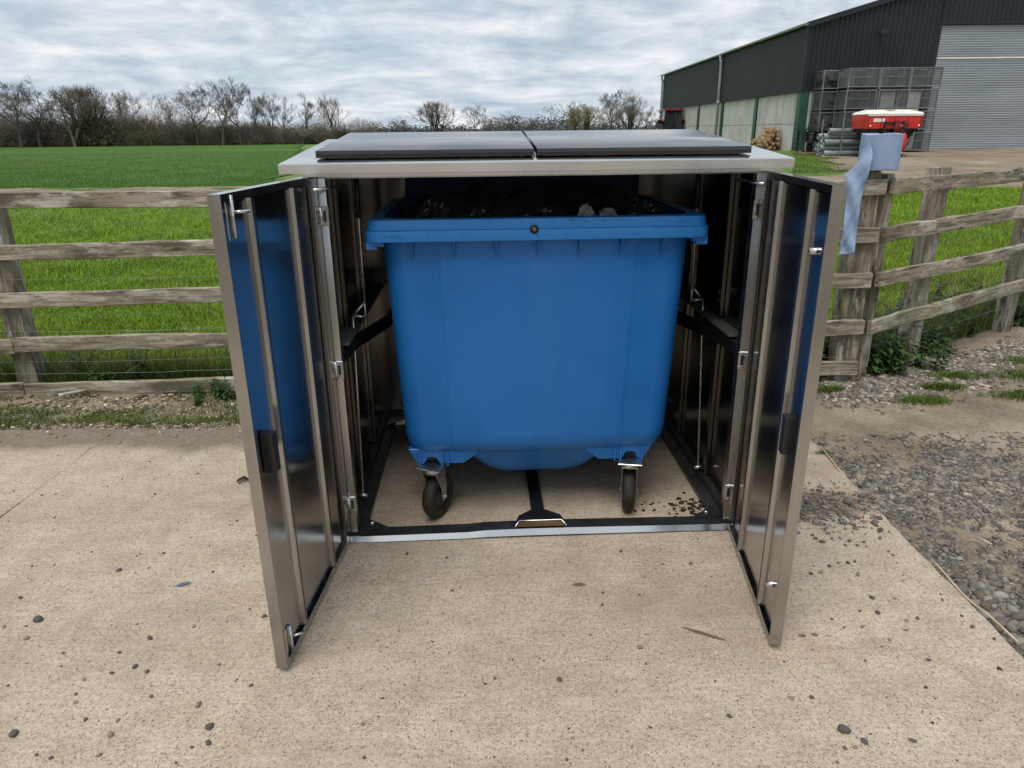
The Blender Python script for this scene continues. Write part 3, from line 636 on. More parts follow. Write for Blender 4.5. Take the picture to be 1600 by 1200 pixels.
# castors
def castor(x, y, rot, zr=.105):
    root = MB().box(-.052, .052, -.045, .055, .258, .264).build('castor', 'zinc', bn, .002, 1); root.location = (x, y, 0); root.rotation_euler = (0, 0, rot)
    MB().lathe([(0, .258), (.036, .258), (.040, .250), (.040, .242), (.034, .234), (0, .234)], 20).build('swivel', 'zinc', root)
    off = .038   # trail
    b = MB()
    for s in (-1, 1):
        pr = [(-.030, .236), (.052, .236), (off+.026, .150), (off+.016, .088), (off-.016, .088), (off-.022, .150)]
        x0, x1 = sorted((s*.031, s*.0345)); b.prism(pr, x0, x1, 'x')
    b.box(-.0345, .0345, -.03, .052, .2355, .2395); b.build('fork', 'zinc', root, .001, 1)
    R4 = Matrix.Translation((0, off, zr)) @ Matrix.Rotation(math.pi/2, 4, 'Y')
    wh = MB().lathe([(.062, -.021), (.080, -.0275), (.095, -.025), (.1025, -.016), (.105, -.005), (.105, .005), (.1025, .016), (.095, .025), (.080, .0275), (.062, .021)], 36, R4).build('wheel', 'rubber', root)
    MB().lathe([(0, -.024), (.016, -.024), (.020, -.016), (.050, -.010), (.063, -.019), (.063, .019), (.050, .010), (.020, .016), (.016, .024), (0, .024)], 28, R4).build('hub', 'hub', root)
    MB().tube([(-.043, off, zr), (.043, off, zr)], .009, 8).build('axle_bolt', 'zinc', root)
    return root
castor(BX-.450, .165, R(-26)); castor(BX+.408, .165, R(-12)); castor(BX-.45, .86, R(0)); castor(BX+.42, .86, R(0))
for x, s in ((BX-.450, -1), (BX+.408, 1)):
    # skirt below the front edge with an arch over the castor
    xo, xi = x+s*.098, x-s*.20
    P0 = [(xo, .345), (x+s*.062, .2665), (x+s*.034, .2665), (x+s*.018, .303), (x-s*.018, .303), (x-s*.034, .2665), (x-s*.135, .2665), (xi, .318), (xi, .345)]
    b = MB(); n = len(P0); vs = [(a_, .170+.25*max(0, .31-z_), z_) for a_, z_ in P0]+[(a_, .285, z_) for a_, z_ in P0]; order = 1 if s < 0 else -1
    b.add(vs, [tuple(range(n))[::order], tuple(range(2*n-1, n-1, -1))[::order]]+[((i, i+n, (i+1) % n+n, (i+1) % n))[::order] for i in range(n)]); hm = b.build('castor_mount', 'bin_blue', bn, .003, 1)
    bm = bmesh.new(); bm.from_mesh(hm.data); bmesh.ops.recalc_face_normals(bm, faces=bm.faces); bm.to_mesh(hm.data); bm.free()
    for xx in (x-s*.070, x-s*.045, x+s*.048): MB().box(xx-.003, xx+.003, .158, .185, .2675, .335).build('mount_rib', 'bin_blue', hm)

# ------------------------------------------------------------------ rubbish in the bin
def bag(name, c, r3, seed, mat, label, cat, sub=5, amp=.42, squash=1, group=None):
    bm = bmesh.new(); bmesh.ops.create_icosphere(bm, subdivisions=sub, radius=1); rr = random.Random(seed); ph = [(Vector((rr.uniform(-1, 1), rr.uniform(-1, 1), rr.uniform(-1, 1))).normalized()*rr.uniform(2, 17), rr.uniform(0, 6)) for _ in range(34)]
    for v in bm.verts:
        d = v.co.copy(); k = 0
        for w, f_ in ph: k += abs(math.sin(w.dot(d)+f_))/w.length*1.3
        v.co = d*(1+amp*(k/2.2-1)); v.co = Vector((v.co.x*r3[0], v.co.y*r3[1], v.co.z*r3[2]))
    me = bpy.data.meshes.new(name); bm.to_mesh(me); bm.free(); me.polygons.foreach_set('use_smooth', [sub > 3]*len(me.polygons))
    o = link(name, me, mat); o.location = c; return tag(o, label, cat, group)
def SW(x, y): c_, s_ = math.cos(YAW), math.sin(YAW); return (.124+x*c_-y*s_, 2.70+x*s_+y*c_)
bag('rubbish_bag', (*SW(-.33, .55), 1.115), (.22, .26, .22), 1, 'bag_black', 'black rubbish bag heaped at the left side of the open blue bin', 'bag')
bag('rubbish_bag', (*SW(.28, .60), 1.12), (.24, .26, .22), 2, 'bag_black', 'black rubbish bag heaped at the right side of the open blue bin', 'bag')
bag('rubbish_bag', (*SW(-.02, .42), 1.11), (.24, .20, .22), 3, 'bag_black', 'black rubbish bag in the middle of the open blue bin, near the front rim', 'bag')
def film(c, w, h, seed, label, mat):
    rr = random.Random(seed); nx, ny = 15, 10; vs = []
    ph = [(rr.uniform(-9, 9), rr.uniform(-9, 9), rr.uniform(0, 6)) for _ in range(7)]
    for j_ in range(ny+1):
        for i_ in range(nx+1):
            u, v = i_/nx, j_/ny; f_ = sum(abs(math.sin(a_*u*3+b_*v*3+c_)) for a_, b_, c_ in ph)/7
            vs.append((w*(u-.5)*(1-.35*v)+rr.uniform(-.004, .004), .05*(f_-.6)+rr.uniform(-.004, .004)+.03*v, h*v*(.55+.75*f_)*(1-.9*(u-.5)**2)+rr.uniform(-.004, .004)))
    o = MB().add(vs, [(j_*(nx+1)+i_, j_*(nx+1)+i_+1, (j_+1)*(nx+1)+i_+1, (j_+1)*(nx+1)+i_) for j_ in range(ny) for i_ in range(nx)]).build('crumpled_wrapper', mat)
    o.modifiers.new('t', 'SOLIDIFY').thickness = .0008; o.location = c; return tag(o, label, 'wrapper')
film((*SW(.19, .20), 1.300), .085, .060, 5, 'crumpled pale plastic wrapper poking up behind the bin rim', 'bag_white')
film((*SW(.28, .22), 1.300), .095, .046, 9, 'crumpled grey film beside the pale wrapper behind the bin rim', 'bag_white')
film((*SW(-.25, .19), 1.300), .16, .050, 12, 'crumpled black film over the bags at the left behind the bin rim', 'bag_black')
film((*SW(-.42, .24), 1.295), .18, .085, 14, 'ragged black bag end at the left corner of the bin mouth', 'bag_black')
film((*SW(.44, .24), 1.295), .20, .070, 15, 'ragged black bag end at the right corner of the bin mouth', 'bag_black')
film((*SW(.02, .21), 1.298), .22, .050, 16, 'crumpled black film in the middle behind the bin rim', 'bag_black')

# ------------------------------------------------------------------ fences
def board(name, L, h, t, mat, parent, loc_, rz, seed, axis='x', tilt=0):
    rr = random.Random(seed); n = 18; b = MB(); rg = []
    for i in range(n+1):
        u = i/n; x = L*u; j = [rr.uniform(-.0035, .0035) for _ in range(8)]; sag = .006*math.sin(u*math.pi*1.7+seed)
        q = [(-t/2+j[0], -h/2+j[1]), (t/2+j[2], -h/2+j[3]), (t/2+j[4], h/2+j[5]), (-t/2+j[6], h/2+j[7])]
        if axis == 'x': rg.append([Vector((x, a_, z+sag)) for a_, z in q][::-1])
        else: rg.append([Vector((a_, z, x)) for a_, z in q])
    b.loft(rg[::-1] if axis == 'x' else rg, False); o = b.build(name, mat, parent); bm = bmesh.new(); bm.from_mesh(o.data); bmesh.ops.recalc_face_normals(bm, faces=bm.faces)
    es = [e for e in bm.edges if len(e.link_faces) == 2 and e.calc_face_angle() > R(50)]; bmesh.ops.bevel(bm, geom=es, offset=.004, segments=1, affect='EDGES'); bm.to_mesh(o.data); bm.free()
    o.location = loc_; o.rotation_euler = (0, tilt, rz); return o
f1 = empty('post_and_rail_fence', (0, 4.72, 0), 0, 'weathered five rail timber fence running behind the bin store from the left edge', 'fence')
for k, x in enumerate((-5.28, -3.40, -1.62, .18, 1.75)):
    board('post', 1.40, .12, .14, 'wood_post', f1, (x, .075, -.12), 0, 40+k, 'z')
RAILS = ((1.252, 1.280), (.930, .986), (.613, .680), (.297, .362), (-.025, .075))
for k, (zl, zr) in enumerate(RAILS):
    t0 = math.atan2(-(zr-zl), 5.9)
    xs = (-7.4, -3.40, .18, 2.40) if k not in (2, 0) else (-7.4, -5.28, -1.62 if k == 2 else .18, 2.40)
    for i in range(3):
        x0, x1 = xs[i], xs[i+1]; z = zl+(zr-zl)*(x0+3.4)/5.7
        board('rail', x1-x0-.006, .100 if k < 4 else .095, .038, 'wood_rail', f1, (x0+.003, -.02, z), 0, 50+k*4+i, 'x', t0)
f2 = empty('post_and_rail_fence', (2.42, 4.705, 0), math.atan2(1.15, 1.78), 'timber rail fence running back and to the right from the corner posts', 'fence')
AZ = math.atan2(1.15, 1.78)
for k, u in enumerate((.72, 2.22, 3.75)): board('post', 1.44, .11, .13, 'wood_post', f2, (u, .075, -.06), 0, 80+k, 'z')
for k, zz in enumerate((1.283, .984, .680, .362)):
    us = (.01, 2.22, 4.6) if k in (0, 2) else ((.01, .80, 4.6) if k == 3 else (.01, .62, 4.6))
    for i in range(2): board('rail', us[i+1]-us[i]-.005, .098, .038, 'wood_rail', f2, (us[i]+.002, -.014, zz+.012*us[i]), 0, 90+k*3+i, 'x', -.006)
cp = empty('corner_post', (2.335, 4.765, 0), 0, 'thick square corner post under the blue paper roll', 'fence post'); q = board('post_timber', 1.43, .145, .150, 'wood_post', cp, (.0, .03, -.05), 0, 120, 'z', -.028)
cp2 = empty('corner_post', (2.475, 4.80, 0), R(30), 'slimmer corner post against the right side of the thick corner post', 'fence post'); board('post_timber', 1.41, .11, .085, 'wood_post', cp2, (.0, .03, -.05), 0, 121, 'z', -.028)
# stock netting
def netting(parent, x0, x1, y, zs, dz, pitch, seed):
    rr = random.Random(seed); b = MB()
    for z in zs:
        pts = []; n = 40
        for i in range(n+1):
            x = x0+(x1-x0)*i/n; pts.append((x, y+rr.uniform(-.006, .006), z+dz*(x-x0)+rr.uniform(-.004, .004)-.010*math.sin(math.pi*((x/1.8) % 1))))
        b.tube(pts, .0014, 3, False)
    x = x0+.05
    while x < x1:
        pts = []; xx = x
        for z in zs: pts.append((xx+rr.uniform(-.006, .006), y-.002, z+dz*(x-x0)))
        b.tube(pts, .0011, 3, False); x += pitch
    o = b.build('stock_netting', 'wire', parent); o['kind'] = 'stuff'; return o
netting(f1, -6, 2.36, .006, (.06, .145, .245, .36, .48, .60, .72, .835), .010, .15, 1)
netting(f2, .05, 4.6, .012, (.02, .20, .30, .45, .56, .70, .86, .93), .006, .15, 2)

# ------------------------------------------------------------------ blue paper roll on the post
rl = empty('paper_roll', (2.345, 4.74, 1.388), 0, 'roll of blue paper towel stood on the corner post, its end hanging down', 'paper roll')
prof = [(.024, 0), (.118, 0), (.121, .003), (.121, .213), (.118, .216), (.024, .216)]
b = MB(); n = 56; vs = []
for k in range(n):
    a_ = 2*math.pi*k/n; w = 1+.012*math.sin(2*a_+.5)+.006*math.sin(5*a_)
    for rr_, z in prof: vs.append((rr_*w*math.cos(a_), rr_*w*math.sin(a_), z+.004*math.sin(3*a_)))
m_ = len(prof); b.add(vs, [(k*m_+i, ((k+1) % n)*m_+i, ((k+1) % n)*m_+(i+1) % m_, k*m_+(i+1) % m_) for k in range(n) for i in range(m_)], True)
b.build('roll', 'blue_paper', rl, 0, 2, 40)
MB().lathe([(.021, .0), (.0235, .0), (.0235, .217), (.021, .217), (.021, 0)], 24).build('core', 'card', rl)
# hanging tail: a strip that leaves the back-left of the roll, folds over and drops
rows = 34; cols = 6; vs = []
for j in range(rows+1):
    u = j/rows
    # centre line and half-width direction
    cx = -.113-.060*sst(0, .35, u)-.015*sst(.3, 1, u); cy = .02-.12*sst(0, .30, u)-.05*sst(.3, 1, u); cz = .108-.02*sst(0, .2, u)-.60*sst(.05, 1, u)*u**.35
    tw = sst(.0, .38, u); hw = .106*(1-.56*sst(.10, .6, u))
    dirv = Vector((.62*tw, -.55*tw, 1-.86*sst(.06, .45, u))).normalized()
    for i in range(cols+1):
        t = 2*i/cols-1; cr = .016*math.sin(9*u+2.2*t)+.010*math.sin(21*u-3*t)+.005*math.sin(47*u+5*t)
        vs.append((cx+dirv.x*hw*t+cr*.4, cy+dirv.y*hw*t+cr, cz+dirv.z*hw*t))
fs = [(j*(cols+1)+i, j*(cols+1)+i+1, (j+1)*(cols+1)+i+1, (j+1)*(cols+1)+i) for j in range(rows) for i in range(cols)]
b = MB().add(vs, fs, True); tl = b.build('hanging_sheet', 'blue_paper', rl); md = tl.modifiers.new('thick', 'SOLIDIFY'); md.thickness = .0012
tl.modifiers.new('sub', 'SUBSURF').render_levels = 1

# ------------------------------------------------------------------ barn
BXL, BY0, BY1, BZ = 12.6, 33.0, 62.3, .55; EAVE, CLB = 5.66, 3.06; RIDX = 25.2; PIT = .281; BXR = 2*RIDX-BXL
bar = empty('barn', (BXL, BY0, BZ), 0, 'dark clad farm barn with pale concrete lower walls and a grey roller shutter', 'barn')
def L(x, y, z): return (x-BXL, y-BY0, z-BZ)
def corr(pts_fn, length, pitch, depth, top_fn, bot_fn, name, mat, nrm):
    # trapezoid ribs; pts_fn(u, d)->(x,y); vertical sheet with top/bottom heights per u
    us = []; k = 0; u = 0
    while u < length:
        for f_, d in ((0, 0), (.32, 0), (.45, 1), (.87, 1)): us.append((min(u+f_*pitch, length), d*depth))
        u += pitch
    us.append((length, 0)); vs = []; fs = []
    for u, d in us:
        x, y = pts_fn(u, d); vs += [L(x, y, bot_fn(u)), L(x, y, top_fn(u))]
    for i in range(len(us)-1): fs.append((2*i, 2*i+2, 2*i+3, 2*i+1))
    return MB().add(vs, fs).build(name, mat, bar)
corr(lambda u, d: (BXL-.10-d, BY1-u), BY1-BY0+.1, .20, .035, lambda u: EAVE, lambda u: CLB, 'side_cladding', 'cladding', 0)
DX0, DX1, DZ = 17.95, 23.6, 5.60
def slope(x): return EAVE+.02+PIT*(min(x, 2*RIDX-x)-BXL)
corr(lambda u, d: (BXL-.10+u, BY0-.10-d), DX0-BXL+.10, .20, .035, lambda u: slope(BXL-.1+u), lambda u: CLB+.04, 'gable_cladding', 'cladding', 0)
corr(lambda u, d: (DX0+u, BY0-.10-d), DX1-DX0, .20, .035, lambda u: slope(DX0+u), lambda u: DZ, 'gable_cladding', 'cladding', 0)
corr(lambda u, d: (DX1+u, BY0-.10-d), BXR-DX1+.1, .20, .035, lambda u: slope(DX1+u), lambda u: CLB+.04, 'gable_cladding', 'cladding', 0)
MB().box(*[q for pr in zip(L(BXL-.15, BY0-.15, CLB-.0), L(BXL-.02, BY0-.02, EAVE)) for q in pr]).build('corner_flashing', 'cladding', bar)
MB().box(*[q for pr in zip(L(BXL+.1, BY1-.1, BZ), L(BXR, BY1, EAVE)) for q in pr]).build('rear_wall', 'cladding', bar)
MB().box(*[q for pr in zip(L(BXR-.1, BY0, BZ), L(BXR, BY1-.1, EAVE)) for q in pr]).build('far_wall', 'cladding', bar)
# roof slopes
for s in (-1, 1):
    x0 = BXL-.25 if s < 0 else BXR+.25; z0 = EAVE+.05+PIT*-.25; zt = EAVE+.05+PIT*(RIDX-BXL)
    b = MB(); vs = [L(x0, BY0-.25, z0), L(RIDX, BY0-.25, zt), L(RIDX, BY1+.25, zt), L(x0, BY1+.25, z0)]
    b.add(vs+[(x, y, z+.07) for x, y, z in vs], [(0, 1, 2, 3), (7, 6, 5, 4), (0, 4, 5, 1), (1, 5, 6, 2), (2, 6, 7, 3), (3, 7, 4, 0)])
    rf = b.build('roof_slope', 'roof_sheet', bar)
    b = MB(); vs = [L(x0, BY0-.29, z0-.13), L(RIDX, BY0-.29, zt-.13), L(RIDX, BY0-.29, zt+.085), L(x0, BY0-.29, z0+.085)]
    b.add(vs+[(x, y+.035, z) for x, y, z in vs], [(0, 1, 2, 3), (7, 6, 5, 4), (0, 4, 5, 1), (1, 5, 6, 2), (2, 6, 7, 3), (3, 7, 4, 0)]); b.build('verge_trim', 'cladding', rf)
# gutter and downpipes
b = MB(); vs = []; prof = [(math.cos(a)*.085, math.sin(a)*.085) for a in np.linspace(math.pi, 2*math.pi, 9)]; prof += [(x*.9, z*.9) for x, z in prof[::-1]]
n = len(prof); vs = [L(BXL-.30+x, BY0-.35, EAVE+.02+z) for x, z in prof]+[L(BXL-.30+x, BY1+.3, EAVE+.02+z) for x, z in prof]
b.add(vs, [(i, (i+1) % n, n+(i+1) % n, n+i) for i in range(n)]+[tuple(range(n)), tuple(range(2*n-1, n-1, -1))]); b.build('gutter', 'grey_plastic', bar)
for yy in (45.3, 62.2):
    dp = MB().tube([L(BXL-.30, yy, EAVE-.04), L(BXL-.30, yy, EAVE-.22), L(BXL-.235, yy, EAVE-.40), L(BXL-.235, yy, BZ+.05)], .085, 10).build('downpipe', 'grey_plastic', bar)
    b = MB()
    for zz in (EAVE-.45, 3.0): b.tube([L(BXL-.235, yy, zz), L(BXL-.235, yy, zz+.12)], .10, 10)
    b.build('pipe_collar', 'grey_plastic', dp)
# columns and concrete panels along the side
cy = [33.0, 38.9, 45.0, 50.6, 56.2, 61.9]
for y in cy:
    b = MB(); x = BXL-.06
    y0 = y-.02 if y == 33.0 else y-.20
    b.box(*[q for pr in zip(L(x-.01, y0, BZ-.2), L(x+.012, y0+.40, CLB+.2)) for q in pr]); b.box(*[q for pr in zip(L(x+.012, y0+.19, BZ-.2), L(x+.30, y0+.21, CLB+.2)) for q in pr])
    b.build('column', 'green_paint', bar)
for i in range(len(cy)-1):
    for k in range(2):
        z0 = BZ-.1+k*1.32; z1 = z0+1.305 if k < 1 else CLB+.1
        y0, y1 = cy[i]+.20, cy[i+1]-.20
        MB().box(*[q for pr in zip(L(BXL+.0, y0, z0), L(BXL+.12, y1, z1)) for q in pr]).build('concrete_panel', 'panel_concrete', bar, .012, 1)
# gable lower wall: corner column, panels
b = MB(); b.box(*[q for pr in zip(L(BXL-.075, BY0-.09, BZ-.2), L(BXL+.27, BY0-.065, CLB+.1)) for q in pr]); b.build('column', 'green_paint', bar)
MB().tube([L(BXL+.42, BY0-.14, BZ), L(BXL+.42, BY0-.14, CLB)], .045, 8).build('green_pipe', 'green_paint', bar)
MB().box(*[q for pr in zip(L(BXL+.37, BY0-.19, 1.55), L(BXL+.49, BY0-.08, 1.75)) for q in pr]).build('pipe_valve', 'green_paint', bar)
for k in range(2):
    z0 = BZ-.1+k*1.0; z1 = z0+.985 if k < 1 else CLB+.1
    for x0, x1 in ((BXL+.28, DX0-.25), (DX1+.25, BXR-.2)): MB().box(*[q for pr in zip(L(x0, BY0-.03, z0), L(x1, BY0+.09, z1)) for q in pr]).build('concrete_panel', 'panel_concrete', bar, .012, 1)
# roller shutter
b = MB(); vs = []; fs = []; z = BZ+.02; k = 0
while z < DZ-.02:
    for f_, d in ((0, .0), (.10, .014), (.5, .022), (.90, .014)): vs += [L(DX0-.02, BY0+.02-d, z+f_*.095), L(DX1+.02, BY0+.02-d, z+f_*.095)]
    z += .095
for i in range(len(vs)//2-1): fs.append((2*i, 2*i+1, 2*i+3, 2*i+2))
sh = MB().add(vs, fs).build('roller_shutter', 'shutter', bar)
MB().box(*[q for pr in zip(L(DX0+.02, BY0-.035, 4.30), L(DX1-.02, BY0-.028, 4.36)) for q in pr]).build('patch_slat', 'cover_white', sh)
for x in (DX0, DX1): MB().box(*[q for pr in zip(L(x-.08, BY0-.15, BZ), L(x+.08, BY0-.005, DZ)) for q in pr]).build('door_jamb', 'green_paint' if x == DX1 else 'cladding', bar)
MB().box(*[q for pr in zip(L(DX0-.08, BY0-.16, DZ), L(DX1+.08, BY0-.09, DZ+.10)) for q in pr]).build('door_head', 'cladding', bar)
fl = MB().box(*[q for pr in zip(L(15.36, BY0-.46, 5.22), L(15.66, BY0-.36, 5.40)) for q in pr]).build('floodlight', 'black_plastic', bar, .01, 1)
MB().box(*[q for pr in zip(L(15.47, BY0-.36, 5.28), L(15.55, BY0-.137, 5.34)) for q in pr]).build('bracket', 'black_plastic', fl)

# ------------------------------------------------------------------ wire stillage cages
def gz(x, y): return float(T(x, y))
def cage(mesh_cache={}):
    if mesh_cache: return mesh_cache
    Wc, Dc, Hc = 1.19, .98, .70; rr = random.Random(5)
    fr = MB()
    for x in (0, Wc):
        for y in (0, Dc): fr.box(x-.022, x+.022, y-.022, y+.022, .0, Hc+.10)
    for z in (.10, Hc+.075):
        fr.box(.023, Wc-.023, -.020, .020, z-.02, z+.02); fr.box(.023, Wc-.023, Dc-.020, Dc+.020, z-.02, z+.02)
        fr.box(-.020, .020, .023, Dc-.023, z-.02, z+.02); fr.box(Wc-.020, Wc+.020, .023, Dc-.023, z-.02, z+.02)
    mesh_cache['frame'] = fr.mesh('frame')
    gt = MB(); zc = .46
    gt.box(.023, Wc-.30, -.034, -.021, zc-.012, zc+.012); gt.box(Wc-.31, Wc-.29, -.034, -.021, zc, Hc+.05); mesh_cache['gate'] = gt.mesh('gate')
    w = MB(); rw = .0030
    for yy in (0, Dc):
        for i in range(1, 26): x = Wc*i/26; w.box(x-rw, x+rw, yy-rw, yy+rw, .12, Hc+.055)
        for i in range(1, 15): z = .12+(Hc-.065)*i/15; w.box(.02, Wc-.02, yy-rw+.001, yy+rw-.001, z-rw, z+rw)
    for xx in (0, Wc):
        for i in range(1, 20): y = Dc*i/20; w.box(xx-rw, xx+rw, y-rw, y+rw, .12, Hc+.055)
        for i in range(1, 15): z = .12+(Hc-.065)*i/15; w.box(xx-rw+.001, xx+rw-.001, .02, Dc-.02, z-rw, z+rw)
    w.box(.02, Wc-.02, .02, Dc-.02, .085, .095)
    mesh_cache['mesh_panels'] = w.mesh('mesh_panels'); return mesh_cache
cm = cage(); tiers = ('bottom', 'second', 'third', 'top'); colsn = ('left', 'middle', 'right')
for k in range(4):
    for i in range(3):
        x = 13.62+i*1.235+rnd.uniform(-.02, .02); y = 30.9+rnd.uniform(-.03, .03); z = gz(15, 31)+.0+k*.812
        c0 = empty('stillage_cage', (x, y, z), rnd.uniform(-.012, .012), f'grey wire mesh stillage cage, {tiers[k]} tier, {colsn[i]} of the front row by the roller shutter', 'cage', 'wire mesh cages stacked by the barn')
        link('frame', cm['frame'], 'galv', c0); link('gate', cm['gate'], 'galv', c0); link('mesh_panels', cm['mesh_panels'], 'galv', c0)
    x = 13.05+rnd.uniform(-.03, .03)
    c0 = empty('stillage_cage', (x, 31.98, gz(15, 31)+k*.812), 0, f'grey wire mesh stillage cage, {tiers[k]} tier, standing back at the left end of the stack', 'cage', 'wire mesh cages stacked by the barn')
    link('frame', cm['frame'], 'galv', c0); link('mesh_panels', cm['mesh_panels'], 'galv', c0)
    c0 = empty('stillage_cage', (x+1.24, 31.99, gz(15, 31)+k*.812), 0, f'grey wire mesh stillage cage, {tiers[k]} tier, in the back row behind the front cages', 'cage', 'wire mesh cages stacked by the barn')
    link('frame', cm['frame'], 'galv', c0); link('mesh_panels', cm['mesh_panels'], 'galv', c0)
    # netting bundles kept in the left end cages
    bag('netting_bundle', (x+.45, 32.42, gz(15, 31)+k*.812+.40), (.36, .36, .28), 60+k, 'scrap', f'bundle of dark crumpled netting inside the {tiers[k]} tier cage at the left end', 'netting', 3, .5)

# ------------------------------------------------------------------ fertiliser spreader on a pallet
sz = gz(14, 28)+.02
pl = empty('pallet', (14.1, 28.3, sz), 0, 'wooden pallet under the red spreader', 'pallet')
for x in (-.55, 0, .55): MB().box(x-.05, x+.05, -.5, .5, 0, .09).build('bearer', 'pallet', pl)
for i in range(6): MB().box(-.62, .62, -.5+i*.18, -.5+i*.18+.11, .0905, .112).build('deck_board', 'pallet', pl)
sp = empty('fertiliser_spreader', (14.06, 28.3, sz+.112), 0, 'red fertiliser spreader with a white cover parked in front of the cages', 'spreader'); sp.scale = (.82, 1, 1.21)
hop = [(-1.25, -.62, 1.15), (1.25, -.62, 1.15), (1.25, .62, 1.15), (-1.25, .62, 1.15)]; low = [(-1.20, -.60, .74), (1.20, -.60, .74), (1.20, .60, .74), (-1.20, .60, .74)]
b = MB().add(low+hop, [(3, 2, 1, 0), (0, 1, 5, 4), (1, 2, 6, 5), (2, 3, 7, 6), (3, 0, 4, 7), (4, 5, 6, 7)]); hp = b.build('hopper', 'red_paint', sp, .02, 2)
b = MB().add([(-1.27, -.64, 1.152), (1.27, -.64, 1.152), (1.27, .64, 1.152), (-1.27, .64, 1.152), (-1.20, -.56, 1.20), (1.20, -.56, 1.20), (1.02, .1, 1.285), (-.98, .1, 1.29), (-1.2, .6, 1.21), (1.2, .6, 1.21)],
    [(0, 1, 5, 4), (4, 5, 6, 7), (7, 6, 9, 8), (8, 9, 2, 3), (1, 2, 9, 6, 5), (3, 0, 4, 7, 8)]); cv = b.build('cover', 'cover_white', sp, .012, 2)
MB().box(-.16, .20, -.30, .0, 1.252, 1.259, Matrix.Rotation(.13, 3, 'X')).build('cover_patch', 'card', cv)
for x, nm in ((-.58, 0), (.58, 0)):   # twin lower hoppers
    b = MB().add([(x-.56, -.52, .738), (x+.56, -.52, .738), (x+.56, .52, .738), (x-.56, .52, .738), (x-.22, -.28, .30), (x+.22, -.28, .30), (x+.22, .28, .30), (x-.22, .28, .30)], [(0, 4, 5, 1), (1, 5, 6, 2), (2, 6, 7, 3), (3, 7, 4, 0), (4, 7, 6, 5)]); b.build('lower_hopper', 'black_paint', sp)
    MB().lathe([(0, .20), (.36, .20), (.36, .21), (.06, .235), (.0, .25)], 24, Matrix.Translation((x, .12, 0))).build('spreading_disc', 'zinc', sp)
b = MB()
for x in (-.42, .42): b.box(x-.04, x+.04, -.66, -.58, .0, .95); b.box(x-.04, x+.04, -.58, .5, .0, .07)
b.box(-.379, .379, -.65, -.59, .30, .37); b.box(-.379, .379, -.65, -.59, .86, .93); b.build('frame', 'black_paint', sp)
MB().lathe([(0, -.04), (.26, -.04), (.28, 0), (.26, .06), (0, .08)], 24, Matrix.Translation((.52, -.60, .34)) @ Matrix.Rotation(math.pi/2, 4, 'X') @ Matrix.Scale(.55, 4, (1, 0, 0))).build('disc_guard', 'red_paint', sp)
for k in range(6):
    x = .0+.045*k; MB().tube([(x, -.66, .95), (x-.06, -.78, .82), (x-.05+.02*k, -.80, .55+.05*(k % 3)), (x+.06, -.74, .42), (x+.10, -.68, .62)], .016, 6).build('hydraulic_hose', 'dark_red' if k % 2 else 'black_plastic', sp)
for x in (-1.08, 1.08): MB().box(x-.03, x+.03, -.66, -.625, .80, .85).build('marker_lamp', 'lamp_white', sp)
for k in range(5): MB().box(-1.19+.59*k, -1.15+.59*k, -.635, -.618, .76, 1.14).build('hopper_rib', 'dark_red', sp)
MB().box(-1.22, 1.22, -.645, -.612, 1.10, 1.14).build('hopper_lip', 'cover_white', sp)
MB().box(-.95, -.45, -.628, -.6205, .93, 1.03).build('decal', 'cover_white', sp)
for x in (-1.0, 1.0): MB().tube([(x, -.5, .70), (x*.8, -.55, .30), (x*.55, -.58, .08)], .03, 6).build('brace', 'black_paint', sp)
MB().box(.24, .40, -.65, -.625, .80, .84).build('reflector', 'orange', sp)
for x in (-.35, .55): MB().box(x-.11, x+.11, -.652, -.625, .83, .875).build('slot', 'black_plastic', sp)

# ------------------------------------------------------------------ grey pipes held by stakes
pz = gz(12.6, 29)+.0; pm = {}
def pipe(x, y, z, ln, rad, label):
    k = round(rad, 3)
    if k not in pm: pm[k] = MB().lathe([(rad, 0), (rad*1.12, 0), (rad*1.12, .13), (rad, .15), (rad, 1), (rad*.9, 1), (rad*.9, 0), (rad, 0)], 18, Matrix.Rotation(math.pi/2, 4, 'Y')).mesh('drain_pipe')
    o = link('drain_pipe', pm[k], 'pipe_grey'); o.location = (x, y, z); o.scale = (ln, 1, 1); tag(o, label, 'pipe', 'grey drainpipes stacked by the barn'); return o
rows_ = [('lowest', .10, 3), ('second', .10, 3), ('third', .10, 2), ('fourth', .10, 2), ('fifth', .09, 1)]; zc = pz+.11
posn = ('nearest', 'middle', 'farthest')
for nm, rad, cnt in rows_:
    for i in range(cnt):
        pipe(12.0+rnd.uniform(0, .22)+(.25 if nm == 'fifth' else 0), 29.0+i*.26+(.13 if nm in ('second', 'fourth') else 0), zc, 2.0+rnd.uniform(-.2, .3), rad, f'grey plastic drainpipe, {nm} row from the ground, {posn[i]} in its row' if cnt > 1 else f'single grey drainpipe topmost on the pipe stack')
    zc += .205
for x, nm in ((12.30, 'left'), (12.72, 'right')):
    o = MB().box(-.025, .025, -.02, .02, -.1, 1.35).build('stake', 'galv'); o.location = (x, 28.84 if nm == 'right' else 29.75, pz); tag(o, f'{nm} upright metal stake holding the stack of grey pipes', 'stake')
